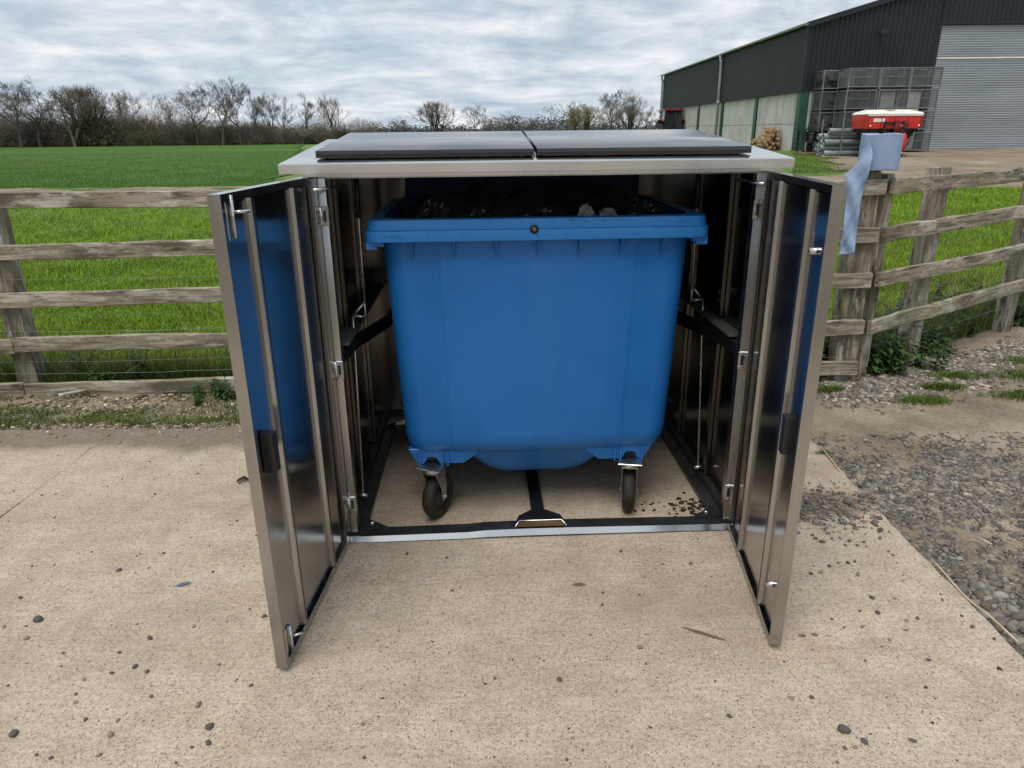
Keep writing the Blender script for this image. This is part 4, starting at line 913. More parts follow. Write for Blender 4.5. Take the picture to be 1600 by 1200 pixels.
# black rack with scrap beside the pipes
rk = empty('scrap_rack', (11.75, 30.0, gz(11.9, 30)), 0, 'black steel rack full of scrap between the green column and the pipes', 'rack')
b = MB()
for x in (0, .9):
    for y in (0, .7): b.box(x-.03, x+.03, y-.03, y+.03, .10, .95)
b.build('upright', 'scrap', rk)
for z, o_ in ((.96, .10), (.50, 0)): MB().box(-.05-o_, .98+o_, -.08, .78, z-.03, z+.03).build('shelf', 'scrap', rk)
MB().box(-.12, 1.05, -.12, .82, .02, .0985).build('base_pallet', 'pallet', rk)
for k in range(4): bg_ = MB().lathe([(0, 0), (.10+.02*k, 0), (.12, .2), (.09, .33), (0, .34)], 9, Matrix.Translation((.12+.22*k, .25, .10 if k % 2 else .532)))  ; bg_.build('scrap_part', 'scrap', rk)
b = MB()
for k in range(9): x = .1+.09*k; b.tube([(x, .2, 1.0), (x+rnd.uniform(-.15, .15), .3, 1.10+rnd.random()*.12)], .015, 5)
b.build('scrap_rods', 'scrap', rk)
# firewood heap against the barn side
b = MB(); lz = gz(12, 35)
for k in range(120):
    u = rnd.random(); hgt = .95*(1-abs(u-.6)*1.1); x = 11.75+u*.8+rnd.uniform(-.05, .05); z = lz+.07+rnd.random()*hgt; y = 34.6+rnd.random()*1.6
    th = rnd.uniform(-.25, .25); b.tube([(x, y, z), (x+.3*math.sin(th), y+.3, z+rnd.uniform(-.05, .05))], rnd.uniform(.05, .085), 7, True, False)
lp = b.build('firewood_heap', 'log_end'); tag(lp, 'heap of split firewood logs against the pale barn side wall', 'firewood', kind='stuff')
# ------------------------------------------------------------------ tractor beyond the barn wall
tr = empty('tractor', (11.75, 55.0, gz(11.7, 55)), 0, 'tractor with a red roofed glass cab parked by the barn side', 'tractor')
b = MB().add([(-.70, -.6, .95), (.70, -.6, .95), (.70, .7, .95), (-.70, .7, .95), (-.58, -.5, 2.16), (.58, -.5, 2.16), (.58, .6, 2.16), (-.58, .6, 2.16)], [(0, 1, 5, 4), (1, 2, 6, 5), (2, 3, 7, 6), (3, 0, 4, 7), (4, 5, 6, 7), (3, 2, 1, 0)]); cb = b.build('cab', 'glass_dark', tr)
b = MB()
for x0, y0, x1, y1 in ((-.70, -.6, -.58, -.5), (.70, -.6, .58, -.5), (.70, .7, .58, .6), (-.70, .7, -.58, .6), (.16, -.6, .14, -.5)): b.tube([(x0, y0, .95), (x1, y1, 2.17)], .035, 6)
b.build('cab_pillar', 'black_paint', cb)
MB().box(-.66, .66, -.62, .72, 2.17, 2.29).build('cab_roof', 'dark_red', tr, .03, 2)
b = MB().box(-.36, .36, .75, 2.35, .75, 1.35); b.build('bonnet', 'red_paint', tr, .05, 2)
MB().box(-.28, .28, -.7, 2.3, .45, .92).build('chassis', 'black_paint', tr)
for s in (-1, 1):
    w = MB().lathe([(.36, -.2), (.70, -.2), (.76, -.12), (.76, .12), (.70, .2), (.36, .2)], 28, Matrix.Translation((s*.88, -.1, .76)) @ Matrix.Rotation(math.pi/2, 4, 'Y')).build('rear_wheel', 'rubber', tr)
    MB().lathe([(0, -.06), (.37, -.15), (.37, .15), (0, .06)], 20, Matrix.Translation((s*.88, -.1, .76)) @ Matrix.Rotation(math.pi/2, 4, 'Y')).build('rim', 'cover_white', w)
    w = MB().lathe([(.25, -.15), (.46, -.15), (.50, -.1), (.50, .1), (.46, .15), (.25, .15)], 24, Matrix.Translation((s*.78, 1.9, .50)) @ Matrix.Rotation(math.pi/2, 4, 'Y')).build('front_wheel', 'rubber', tr)
    MB().box(*sorted((s*.62, s*1.12)), -.75, .55, 1.53, 1.58).build('mudguard', 'red_paint', tr, .02, 1)

# ------------------------------------------------------------------ bare trees
def tree_proto(seed, spread=.9, levels=5, upw=.35, trunk_h=.28, multi=1, twigs=5, dens=.86, wob=.17):
    rr = random.Random(seed); tk = MB(); tv = []; tf = []
    def rv(): return Vector((rr.gauss(0, 1), rr.gauss(0, 1), rr.gauss(0, 1)))
    br = MB()
    def twig(p_, d, ln):
        for _ in range(twigs):
            dd_ = (d+rv()*.55+Vector((0, 0, .25))).normalized(); e = p_+dd_*ln*rr.uniform(.5, 1.2); sd_ = dd_.cross(rv()).normalized()*.0008
            mid_ = (p_+e)/2+rv()*ln*.08
            i = len(tv); tv.extend([p_-sd_, p_+sd_, mid_+sd_*.8, mid_-sd_*.8, e]); tf.extend([(i, i+1, i+2), (i, i+2, i+3), (i+3, i+2, i+4)])
            if rr.random() < .8:
                d2 = (dd_+rv()*.6).normalized(); e2 = mid_+d2*ln*rr.uniform(.4, .8); i = len(tv); tv.extend([mid_-sd_*.7, mid_+sd_*.7, e2]); tf.append((i, i+1, i+2))
    def grow(p_, d, ln, rad, lev):
        n = 4 if lev < 2 else (3 if lev < 5 else 2); pts = [p_]; rads = [rad]; q = p_; dd_ = d; end = rad*(.74 if lev < levels else .35)
        for i in range(n):
            dd_ = (dd_+rv()*wob*(.35 if lev == 0 else 1)+Vector((0, 0, upw*.10))).normalized(); q = q+dd_*ln/n; pts.append(q); rads.append(max(rad+(end-rad)*(i+1)/n, .0010))
            if 0 < lev < levels and i < n-1 and rr.random() < dens*.55:
                side = rv(); side = (side-dd_*side.dot(dd_)).normalized(); grow(q, (dd_*.55+side*spread+Vector((0, 0, upw*.35))).normalized(), ln*rr.uniform(.45, .7), rads[-1]*.55, min(lev+2, levels))
            if lev >= levels-1: twig(q, dd_, .040)
        (tk if lev < 2 else br).tube(pts, rads, 7 if lev < 1 else (5 if lev < 3 else 3), False, lev < 3)
        if lev < levels:
            kids = 3 if (rr.random() < .30 or lev == 0) else 2; a0 = rr.uniform(0, 6.28); u_ = dd_.orthogonal().normalized(); w_ = dd_.cross(u_)
            for k in range(kids):
                if k and rr.random() > dens+.12: continue
                a_ = a0+6.28*k/kids+rr.uniform(-.4, .4); sp_ = spread*(rr.uniform(.15, .45) if k == 0 else rr.uniform(.5, .95))
                grow(q, (dd_+(u_*math.cos(a_)+w_*math.sin(a_))*sp_+Vector((0, 0, upw*.22))).normalized(), ln*rr.uniform(.66, .86) if lev else ln*rr.uniform(.55, .75), rads[-1]*(.80 if k == 0 else .66), lev+1)
    for k in range(multi):
        d = Vector((rr.gauss(0, .05+.35*(multi > 1)), rr.gauss(0, .05+.35*(multi > 1)), 1)).normalized(); grow(Vector((rr.gauss(0, .012*multi), rr.gauss(0, .012*multi), -.01)), d, trunk_h, .021/multi**.4, 0)
    b0 = len(br.v); br.v += [tuple(q) for q in tv]; br.f += [tuple(i+b0 for i in f_) for f_ in tf]; br.sm += [False]*len(tf)
    zs = max(q[2] for q in br.v); 
    for mb in (tk, br): mb.v = [(x/zs, y/zs, z/zs) for x, y, z in mb.v]
    wd = np.percentile([abs(q[0]) for q in br.v], 97)
    return tk.mesh('trunk'), br.mesh('crown'), float(wd)
P = [tree_proto(21, .72, 6, .30, .30), tree_proto(22, .85, 6, .22, .26, wob=.30), tree_proto(23, .55, 6, .45, .32), tree_proto(24, .62, 5, .35, .14, 4, 1, .74), tree_proto(25, .52, 5, .55, .20, 3, 2, .78), tree_proto(26, .80, 6, .25, .30, wob=.24), tree_proto(28, .50, 6, .50, .36)]
f_px = 1115.
def world_from_px(px, py, Y):
    d = rt2*((px-800)/f_px)+up2*((600-py)/f_px)+fw; return Vector((0, 0, CAM_H))+d*(Y/d.y)
def tree(px, top, wpx, Y, kind, mat, label, rz, name='bare_tree', group=None):
    a_ = world_from_px(px, top, Y); h_ = (a_.z-gz(a_.x, Y))*1.10; wm = 1.12* wpx/2*(Y/.94)/f_px
    tm, cmh, wd = P[kind]; o = empty(name, (a_.x, Y, gz(a_.x, Y)-.05), rz, label, 'tree', group)
    sx_ = wm/wd; o.scale = (sx_, sx_, h_)
    link('trunk', tm, 'bark', o); c_ = link('crown', cmh, 'bark', o); c_.material_slots[0].link = 'OBJECT'; c_.material_slots[0].material = M[mat]; return o
G = 'bare trees along the far field edge'
tree(4, 126, 62, 104, 1, 'twig_grey', 'bare tree cut by the left edge of the picture, first of the tree line', .3, group=G)
tree(43, 124, 62, 106, 5, 'twig_grey', 'bare dark trunked oak second from the left edge, beside the dense twin trees', 2.2, group=G)
tree(72, 160, 34, 112, 6, 'twig_grey', 'short thin bare tree between the oak at the left edge and the dense twin trees', 1.1, group=G)
tree(103, 137, 70, 108, 3, 'twig_brown', 'dense many stemmed bare tree, left of the dense twin trees', 4.0, group=G)
tree(138, 136, 74, 110, 3, 'twig_grey', 'dense broad bare tree, right of the dense twin trees', 1.6, group=G)
tree(160, 158, 36, 114, 4, 'twig_grey', 'low bare tree just right of the dense twin trees', .6, group=G)
tree(189, 146, 30, 110, 6, 'twig_grey', 'thin ragged bare tree standing left of the rounded brown tree', 5.1, group=G)
tree(219, 146, 54, 108, 0, 'twig_brown', 'rounded brownish bare tree over the green bushes', .9, group=G)
tree(258, 165, 22, 112, 6, 'twig_grey', 'smallest bare tree, alone in the gap of the left tree line', 2.0, group=G)
tree(302, 139, 54, 107, 1, 'twig_grey', 'spreading bare tree at the left of the tallest oak', 3.3, group=G)
tree(336, 126, 54, 105, 0, 'bark', 'tallest bare oak in the middle of the left tree line', 5.5, group=G)
tree(363, 137, 36, 106, 1, 'bark', 'bare tree with a winding dark trunk right of the tallest oak', 1.2, group=G)
tree(394, 139, 42, 109, 2, 'twig_grey', 'slender bare tree with upswept branches right of the winding trunk', 4.4, group=G)
tree(417, 151, 36, 113, 6, 'twig_grey', 'left one of two slim bare trees near the end of the field', .2, group=G)
tree(438, 154, 36, 114, 2, 'twig_grey', 'right one of two slim bare trees near the end of the field', 2.7, group=G)
tree(476, 148, 46, 115, 2, 'twig_grey', 'airy bare tree above the left corner of the steel roof', 3.9, group=G)
tree(518, 150, 54, 118, 4, 'twig_brown', 'dense rounded bare tree last of the line, above the dark roof lid', 1.9, group=G)
G2 = 'distant bare trees beyond the steel roof'
tree(684, 159, 56, 170, 3, 'twig_grey', 'broad fan shaped bare tree over the left roof lid', .4, group=G2)
tree(742, 167, 36, 175, 0, 'twig_brown', 'small round bare tree over the left roof lid, near the lid gap', 2.9, group=G2)
tree(799, 174, 44, 185, 5, 'twig_brown', 'low brown bare tree right above the gap of the two lids', 1.3, group=G2)
tree(630, 182, 30, 230, 5, 'twig_grey', 'tiny distant bare tree left of the fan shaped tree', 1.0, group=G2)
tree(768, 186, 30, 200, 4, 'twig_brown', 'low brown thicket like tree between the small round tree and the lid gap', 1.0, group=G2)
tree(828, 184, 24, 210, 6, 'twig_grey', 'small thin distant tree just right of the lid gap', 1.8, group=G2)
tree(884, 161, 36, 160, 0, 'twig_grey', 'bare tree left of the yellowish willow', 4.7, group=G2)
tree(897, 166, 24, 165, 6, 'twig_grey', 'thin bare tree touching the left side of the yellowish willow', 2.3, group=G2)
tree(926, 163, 68, 150, 4, 'twig_yellow', 'yellowish budding willow over the right roof lid', .0, 'willow_tree', G2)
tree(914, 172, 50, 151, 3, 'twig_yellow', 'low yellowish willow in front of the left half of the tall willow', 2.0, 'willow_tree', G2)
tree(962, 142, 46, 140, 1, 'twig_grey', 'tallest bare oak right of the yellowish willow', 2.5, group=G2)
tree(982, 148, 52, 142, 4, 'twig_brown', 'dense brown bare tree between the tall oak and the barn', 3.1, group=G2)
tree(990, 164, 44, 144, 3, 'twig_brown', 'lower dense brown tree under the crown of the one beside the tall oak', .7, group=G2)
tree(1010, 168, 34, 150, 2, 'twig_grey', 'small pale bare tree nearest the barn gutter', 1.5, group=G2)
tree(1032, 170, 26, 150, 0, 'twig_grey', 'small bare tree half hidden behind the barn end', 5.0, group=G2)

# hedgerow shrubs below the trees
def shrub_proto(seed, n=900, leafy=False):
    rr = np.random.default_rng(seed); v = []; t = []
    k = n; th = rr.uniform(0, 2*np.pi, k); el = rr.uniform(0.05, 1.45, k); rad = rr.uniform(.35, 1.0, k)*(1+.25*np.sin(3*th+seed))
    d = np.stack([np.cos(th)*np.cos(el), np.sin(th)*np.cos(el), np.sin(el)], 1); base = rr.normal(0, .12, (k, 3)); base[:, 2] = abs(base[:, 2])*.5
    e = base+d*rad[:, None]*np.array([1, 1, .95]); s_ = rr.normal(0, 1, (k, 3)); s_ = np.cross(s_, d); s_ /= np.linalg.norm(s_, axis=1)[:, None]; w = .006
    md_ = base*.4+e*.6+rr.normal(0, .04, (k, 3))
    V = np.stack([base-s_*w, base+s_*w, md_+s_*w*.8, md_-s_*w*.8, e], 1).reshape(-1, 3); i = np.arange(k)[:, None]*5
    Tt = np.concatenate([i+np.array([0, 1, 2]), i+np.array([0, 2, 3]), i+np.array([3, 2, 4])])
    m2 = n*(11 if leafy else 5); j = rr.integers(0, k, m2); f_ = rr.uniform(.35, 1.0, m2)[:, None]; c = base[j]*(1-f_)+e[j]*f_+rr.normal(0, .035, (m2, 3)); c[:, 2] = abs(c[:, 2])
    a1 = rr.normal(0, 1, (m2, 3)); a1 /= np.linalg.norm(a1, axis=1)[:, None]; a2 = np.cross(a1, rr.normal(0, 1, (m2, 3))); a2 /= np.linalg.norm(a2, axis=1)[:, None]
    ll, ww = (.030, .018) if leafy else (.12, .0035)
    V2 = np.stack([c-a1*ll, c+a2*ww, c+a1*ll, c-a2*ww], 1).reshape(-1, 3); i2 = np.arange(m2)[:, None]*4+len(V)
    T2 = np.concatenate([i2+np.array([0, 1, 2]), i2+np.array([0, 2, 3])])
    return np.concatenate([V, V2]), np.concatenate([Tt, T2])
SP = {}
for key, lf in (('twiggy', False), ('twiggy2', False), ('leafy', True)):
    V, Tt = shrub_proto(len(SP)+3, 800, lf); o = npmesh('shrub_proto', V, Tt, None); SP[key] = o.data; bpy.data.objects.remove(o)
hs = 0
shr = []
for i in range(52):
    px = -30+i*11.8+rnd.uniform(-4, 4); Y = rnd.choice((109.5, 112, 116, 120)); top = rnd.uniform(172, 192) if px < 300 else rnd.uniform(180, 200)
    if px > 400: top = rnd.uniform(188, 206)
    mat = rnd.choice(('twig_brown', 'twig_grey', 'twig_grey', 'twig_olive')); key = rnd.choice(('twiggy', 'twiggy2'))
    if rnd.random() < .16: key, mat = 'leafy', rnd.choice(('ivy', 'twig_olive'))
    shr.append((px, top, Y, key, mat, 1))
for px, top, mat in ((118, 192, 'twig_olive'), (205, 200, 'twig_olive'), (228, 198, 'twig_olive'), (190, 203, 'ivy'), (20, 205, 'ivy'), (108, 212, 'ivy'), (350, 200, 'twig_olive'), (482, 208, 'ivy'), (392, 204, 'twig_brown')): shr.append((px, top, 108.2, 'leafy', mat, 1))
for px, top, Y, key, mat, _ in shr:
    a_ = world_from_px(px, top, Y); h_ = max(.9, a_.z); me = SP[key].copy(); o = link('hedge_shrub', me, mat); o.location = (a_.x, Y, -.1); o.rotation_euler = (0, 0, rnd.uniform(0, 6)); wv_ = h_*rnd.uniform(.75, 1.15); o.scale = (wv_, wv_, h_*1.05)
    tag(o, {'ivy': 'dark evergreen shrub in the hedgerow at the far edge of the green field', 'twig_olive': 'olive green shrub in the hedgerow at the far edge of the green field', 'twig_brown': 'leafless brown shrub in the hedgerow at the far edge of the green field', 'twig_grey': 'leafless grey shrub in the hedgerow at the far edge of the green field'}[mat], 'shrub', {'ivy': 'evergreen hedgerow shrubs', 'twig_olive': 'olive hedgerow shrubs', 'twig_brown': 'brown hedgerow shrubs', 'twig_grey': 'grey hedgerow shrubs'}[mat])
# thicket of bare twigs behind the hedgerow, one mass
k = 52000; X = NP.uniform(-112, -22, k); Y = NP.uniform(122, 134, k); top_ = 4.3+.9*np.sin(X*.21+1)+.7*np.sin(X*.53)+.6*np.sin(X*1.17)-1.9*sst(-62, -34, X); Z = NP.beta(1.0, 1.5, k)*top_*1.25
c = np.stack([X, Y, Z], 1); a1 = NP.normal(0, 1, (k, 3))*np.array([.6, .6, 1.2]); a1 /= np.linalg.norm(a1, axis=1)[:, None]; a2 = np.cross(a1, NP.normal(0, 1, (k, 3))); a2 /= np.linalg.norm(a2, axis=1)[:, None]; sz_ = NP.uniform(.3, .8, k)[:, None]
V = np.stack([c-a1*sz_, c+a2*.013, c+a1*sz_, c-a2*.013], 1).reshape(-1, 3); i = np.arange(k)[:, None]*4
tag(npmesh('bare_thicket', V, np.concatenate([i+np.array([0, 1, 2]), i+np.array([0, 2, 3])]), 'twig_grey'), 'mass of bare grey twigs behind the hedgerow', 'thicket', kind='stuff')
# distant woodland, one mass
k = 60000; X = NP.uniform(-420, 330, k); Y = NP.uniform(330, 480, k); base_h = 4.5+2.2*np.sin(X*.031+1)+1.6*np.sin(X*.083)+1.2*np.sin(X*.21+2)+.9*np.sin(X*.47)
Z = NP.beta(1.0, 2.2, k)*np.clip(base_h*1.25, 2, 11)*(Y/400); c = np.stack([X, Y, Z], 1)
a1 = NP.normal(0, 1, (k, 3)); a1 /= np.linalg.norm(a1, axis=1)[:, None]; a2 = np.cross(a1, NP.normal(0, 1, (k, 3))); a2 /= np.linalg.norm(a2, axis=1)[:, None]; sz_ = (NP.uniform(.5, 1.1, k)*(1.15-.8*Z/(np.clip(base_h*1.25, 2, 11)*(Y/400))))[:, None]
V = np.stack([c-a1*sz_, c+a2*sz_*.6, c+a1*sz_, c-a2*sz_*.6], 1).reshape(-1, 3); i = np.arange(k)[:, None]*4
tag(npmesh('far_woodland', V, np.concatenate([i+np.array([0, 1, 2]), i+np.array([0, 2, 3])]), 'far_wood'), 'greyish strip of distant woodland on the horizon', 'woodland', kind='stuff')

# ------------------------------------------------------------------ grass
def blades(name, x, y, hgt, wid, mat, label, z0=0, lean=.5, cat='grass'):
    n = len(x); z = T(x, y)+z0; th = NP.uniform(0, 2*np.pi, n); ph = NP.uniform(0, 2*np.pi, n); ln = NP.uniform(.1, 1, n)*lean*hgt
    sx_, sy_ = np.cos(th)*wid/2, np.sin(th)*wid/2; lx, ly = np.cos(ph)*ln, np.sin(ph)*ln
    p0 = np.stack([x-sx_, y-sy_, z], 1); p1 = np.stack([x+sx_, y+sy_, z], 1); m0 = np.stack([x-sx_*.8+lx*.35, y-sy_*.8+ly*.35, z+hgt*.6], 1); m1 = np.stack([x+sx_*.8+lx*.35, y+sy_*.8+ly*.35, z+hgt*.6], 1)
    tp = np.stack([x+lx, y+ly, z+hgt*NP.uniform(.85, 1.1, n)], 1); V = np.stack([p0, p1, m0, m1, tp], 1).reshape(-1, 3); i = np.arange(n)[:, None]*5
    o = npmesh(name, V, np.concatenate([i+np.array([0, 1, 3]), i+np.array([0, 3, 2]), i+np.array([2, 3, 4])]), mat); return tag(o, label, cat, kind='stuff')
def scatter(n, y0, y1, side):
    # density falls with distance, as blades grow coarser
    u = NP.random(n); y = 1/(1/y0+u*(1/y1-1/y0)); w0, w1 = {'l': (-.86, -.02), 'r': (.38, .80), 'm': (-.1, .45)}[side]
    return y*NP.uniform(w0, w1, n), y
def tuftnoise(x, y): return .5+.25*np.sin(x*3.1+1.7*np.sin(y*2.3))+.25*np.sin(y*2.7+1.3*np.sin(x*1.9))
x, y = scatter(240000, 4.85, 21.5, 'l'); hh = (.030+.045*tuftnoise(x, y))*NP.uniform(.6, 1.3, len(x)); blades('pasture_grass', x, y, hh, .0030+.0007*y, 'grass', 'bright green pasture grass behind the left fence', -.005, .75)
x, y = scatter(150000, 4.85, 18.5, 'r'); k = (x > 2.45)|(y > 4.9); k &= (y > 4.95+(x-2.42)*.646); k &= ~((y > 16.8))
x, y = x[k], y[k]; hh = (.05+.06*tuftnoise(x, y))*NP.uniform(.6, 1.3, len(x)); blades('pasture_grass', x, y, hh, .0030+.0007*y, 'grass', 'bright green pasture grass behind the right fence', -.005, .75)
x, y = scatter(30000, 21.2, 32.6, 'r'); k = x < np.array([yl(q) for q in y])-.2+NP.normal(.15, .45, len(x)); x, y = x[k], y[k]; blades('lawn_grass', x, y, NP.uniform(.02, .05, len(x)), .016, 'verge_grass', 'strip of grass in front of the barn corner', .008)
x, y = scatter(90000, 23.8, 70, 'l'); k = x < -7.4-(y-22.6)*.262; x, y = x[k], y[k]; blades('crop_rows', x, y, NP.uniform(.03, .06, len(x)), .005+.0003*y, 'crop_blades', 'dark green young cereal crop in the field beyond the pasture', .01)
# longer rank grass along the fence foot
x = NP.uniform(-5, -.5, 9000); y = 4.80+NP.exponential(.14, 9000); blades('rank_grass', x, y, NP.uniform(.06, .24, 9000), .006, 'verge_grass', 'longer rank grass along the foot of the left fence', -.02, .9)
x = NP.uniform(2.5, 5, 9000); y = 4.86+(x-2.42)*.646+NP.exponential(.2, 9000); blades('rank_grass', x, y, NP.uniform(.06, .26, 9000), .006, 'verge_grass', 'longer rank grass along the foot of the right fence', -.02, .9)
x = NP.uniform(-4.2, -1.0, 700); y = 4.85+NP.exponential(.25, 700); blades('dead_stems', x, y, NP.uniform(.12, .30, 700), .004, 'dry_grass', 'pale dead grass stems along the foot of the left fence', 0, 1.1)
x = NP.uniform(2.7, 5, 500); y = 4.95+(x-2.42)*.646+NP.exponential(.3, 500); blades('dead_stems', x, y, NP.uniform(.15, .40, 500), .004, 'dry_grass', 'pale dead grass stems along the right fence', 0, 1.1)
# verge patches between slab and fence
def patches(cs, per, spread_, hmax):
    xs = []; ys = []
    for cx_, cy_, s_ in cs: xs.append(NP.normal(cx_, s_*1.6*spread_, int(per*s_*10))); ys.append(NP.normal(cy_, s_*.55*spread_, int(per*s_*10)))
    return np.concatenate(xs), np.concatenate(ys)
rp = [(rnd.uniform(-4.2, -1.0), rnd.uniform(3.98, 4.66), rnd.uniform(.03, .10)) for _ in range(34)]
cs = rp+[(-3.05, 4.10, .12), (-2.65, 4.12, .16), (-2.35, 4.30, .10), (-2.2, 4.05, .14), (-1.85, 4.12, .12), (-1.6, 4.10, .14), (-3.5, 4.35, .14), (-2.05, 4.55, .12), (-1.72, 4.45, .10), (-1.4, 4.2, .15), (-3.9, 4.15, .16), (-1.2, 4.15, .12)]
x, y = patches(cs, 330, 1.15, .05); k = (y > 3.94)&(y < 4.69); blades('verge_grass', x[k], y[k], NP.uniform(.012, .045, k.sum()), .004, 'verge_grass', 'patchy short grass on the stony verge before the left fence', -.02, 1.0)
x, y = patches([(2.12, 4.52, .05), (2.65, 4.28, .07), (3.4, 4.35, .10), (3.75, 4.75, .14), (1.66, 3.47, .02), (2.9, 4.52, .06), (3.15, 4.75, .08), (4.0, 5.05, .14)], 1300, .7, .05); blades('verge_grass', x, y, NP.uniform(.015, .05, len(x)), .005, 'verge_grass', 'short grass tufts among the stones before the right fence', -.025, 1.0)

# ------------------------------------------------------------------ leafy weeds
def weed_mesh(seed, h, leafw, nleaf):
    rr = random.Random(seed); stem = MB(); leaf = MB()
    for s_ in range(4):
        bx_, by_ = rr.gauss(0, .05), rr.gauss(0, .05); lx_, ly_ = rr.gauss(0, .10), rr.gauss(0, .10); hh_ = h*rr.uniform(.6, 1.1); pts = [(bx_+lx_*u*u, by_+ly_*u*u, hh_*u) for u in (0, .35, .7, 1)]
        stem.tube(pts, [.005, .0045, .0035, .0015], 4, False)
        for k in range(nleaf):
            u = .12+.88*k/nleaf; q = Vector((bx_+lx_*u*u, by_+ly_*u*u, hh_*u)); a_ = k*1.57+rr.uniform(-.5, .5); ln = leafw*rr.uniform(.8, 1.4)*(1.25-.6*u)
            for sgn in (0, math.pi):
                d = Vector((math.cos(a_+sgn), math.sin(a_+sgn), rr.uniform(-.1, .45))); sd_ = Vector((-d.y, d.x, 0)).normalized()
                p1 = q+d*ln*.35; p2 = q+d*ln*.75; p3 = q+d*ln-Vector((0, 0, ln*.30)); w_ = ln*.30; dn = Vector((0, 0, ln*.10))
                leaf.add([q, p1+sd_*w_+dn, p1, p1-sd_*w_+dn, p2+sd_*w_*.8, p2-dn*.5, p2-sd_*w_*.8, p3], [(0, 2, 1), (0, 3, 2), (1, 2, 5, 4), (2, 3, 6, 5), (4, 5, 7), (5, 6, 7)], True)
    return stem.mesh('stem'), leaf.mesh('foliage')
WM = [weed_mesh(300+i, .30, .068, 11) for i in range(4)]
def weed(x, y, sc, k, label, group):
    o = empty('nettle_plant', (x, y, float(T(x, y))-.03), rnd.uniform(0, 6), label, 'weed', group); o.scale = (sc, sc, sc*rnd.uniform(.85, 1.2)); link('stem', WM[k][0], 'nettle', o); link('foliage', WM[k][1], 'nettle', o)
for i in range(30):
    u = rnd.uniform(.12, 1.15); px_ = 2.42+u*.84; py_ = 4.72+u*.543; off = rnd.gauss(.16, .13); x = px_-off*.543; y = py_+off*.84
    if y < 4.64: continue
    weed(x, y, rnd.uniform(.55, 1.0), i % 4, 'leafy green nettle in the clump around the post right of the corner posts', 'nettles by the corner posts')
for i in range(26):
    u = rnd.uniform(1.4, 3.4); off = rnd.gauss(.25, .16); x = 2.42+u*.84-off*.543; y = 4.72+u*.543+off*.84
    weed(x, y, rnd.uniform(.6, 1.0), i % 4, 'leafy green nettle under the low rail of the right fence', 'nettles along the right fence')
for i in range(16): weed(rnd.uniform(1.75, 2.35), rnd.uniform(4.86, 5.2), rnd.uniform(.7, 1.1), i % 4, 'leafy green nettle left of the thick corner post, behind the rails', 'nettles left of the corner post')
for i, (x, y) in enumerate(((-3.12, 4.88), (-2.98, 4.84), (-2.85, 4.92), (-3.2, 4.95), (-2.7, 4.9))): weed(x, y, .8, i % 4, 'broad leafed weed behind the low rail, right of the left fence post', 'weeds by the left fence post')
for i, (x, y, s_) in enumerate(((-2.15, 4.60, .45), (-2.02, 4.63, .55), (-1.92, 4.55, .45), (-1.62, 4.60, .5), (-1.55, 4.55, .42), (-2.1, 4.48, .35), (-3.55, 4.50, .55), (-3.65, 4.42, .5))): weed(x, y, s_, i % 4, 'small green weed in front of the lowest board of the left fence', 'weeds in front of the left fence')

# ------------------------------------------------------------------ stones
def icos(sub):
    bm = bmesh.new(); bmesh.ops.create_icosphere(bm, subdivisions=sub, radius=1); v = np.array([q.co[:] for q in bm.verts]); f_ = np.array([[q.index for q in fc.verts] for fc in bm.faces]); bm.free(); return v, f_
def stones(name, x, y, z, size, pal, label, sub=1, flat=.55, kind='stuff', sink=.25):
    v, f_ = icos(sub); n = len(x); k = len(v)
    pert = 1+NP.normal(0, .24 if sub == 1 else .0, (n, k))
    if sub > 1:
        for _ in range(4): w = NP.normal(0, 1.4, (n, 3)); pert += .10*np.sin(w@v.T+NP.uniform(0, 6, (n, 1)))
    s3 = size[:, None]*np.stack([NP.uniform(.8, 1.35, n), NP.uniform(.65, 1.0, n), flat*NP.uniform(.7, 1.1, n)], 1)
    P_ = v[None]*pert[..., None]*s3[:, None, :]; th = NP.uniform(0, 2*np.pi, n); c_, s_ = np.cos(th)[:, None], np.sin(th)[:, None]
    X_ = P_[..., 0]*c_-P_[..., 1]*s_; Y_ = P_[..., 0]*s_+P_[..., 1]*c_; V = np.stack([X_+x[:, None], Y_+y[:, None], P_[..., 2]+(z+s3[:, 2]*(1-2*sink))[:, None]], -1).reshape(-1, 3)
    F_ = (f_[None]+np.arange(n)[:, None, None]*k).reshape(-1, 3); pal = np.array(pal); ci = NP.integers(0, len(pal), n); col = pal[ci]*NP.uniform(.7, 1.25, (n, 1)); col = np.repeat(np.concatenate([col, np.ones((n, 1))], 1), k, 0)
    o = npmesh(name, V, F_, 'stone', None, sub > 1, col); return tag(o, label, 'gravel', kind=kind)
GREY = [(.125, .112, .098), (.165, .148, .128), (.205, .185, .16), (.10, .096, .094), (.15, .128, .10), (.19, .155, .115), (.25, .23, .20)]
PALE = [(.34, .29, .22), (.42, .37, .30), (.26, .21, .15), (.22, .20, .18), (.50, .45, .38), (.33, .25, .17), (.16, .14, .13)]
def gzone(x, y):      # how gravelly the track is: dense by the slab edge, bare where the wheels run
    d = np.clip(1.1-.9*sst(3.05, 3.45, y+.25*np.sin(x*2.1)+.12*np.sin(x*7)), 0, 1); bare = .75*np.exp(-((y-2.55-.35*(x-1.7))/.16)**2)
    return np.clip(d-bare*sst(1.75, 2.0, x), .04, 1)
x = NP.uniform(1.68, 4.2, 120000); y = NP.uniform(1.0, 3.8, 120000); k = (NP.random(120000) < gzone(x, y)*.62) & (x < .82*y+.5); x, y = x[k], y[k]
stones('track_gravel', x, y, T(x, y)-.032, NP.gamma(4, .0015, len(x))+.0022, GREY, 'grey gravel of the track right of the concrete slab')
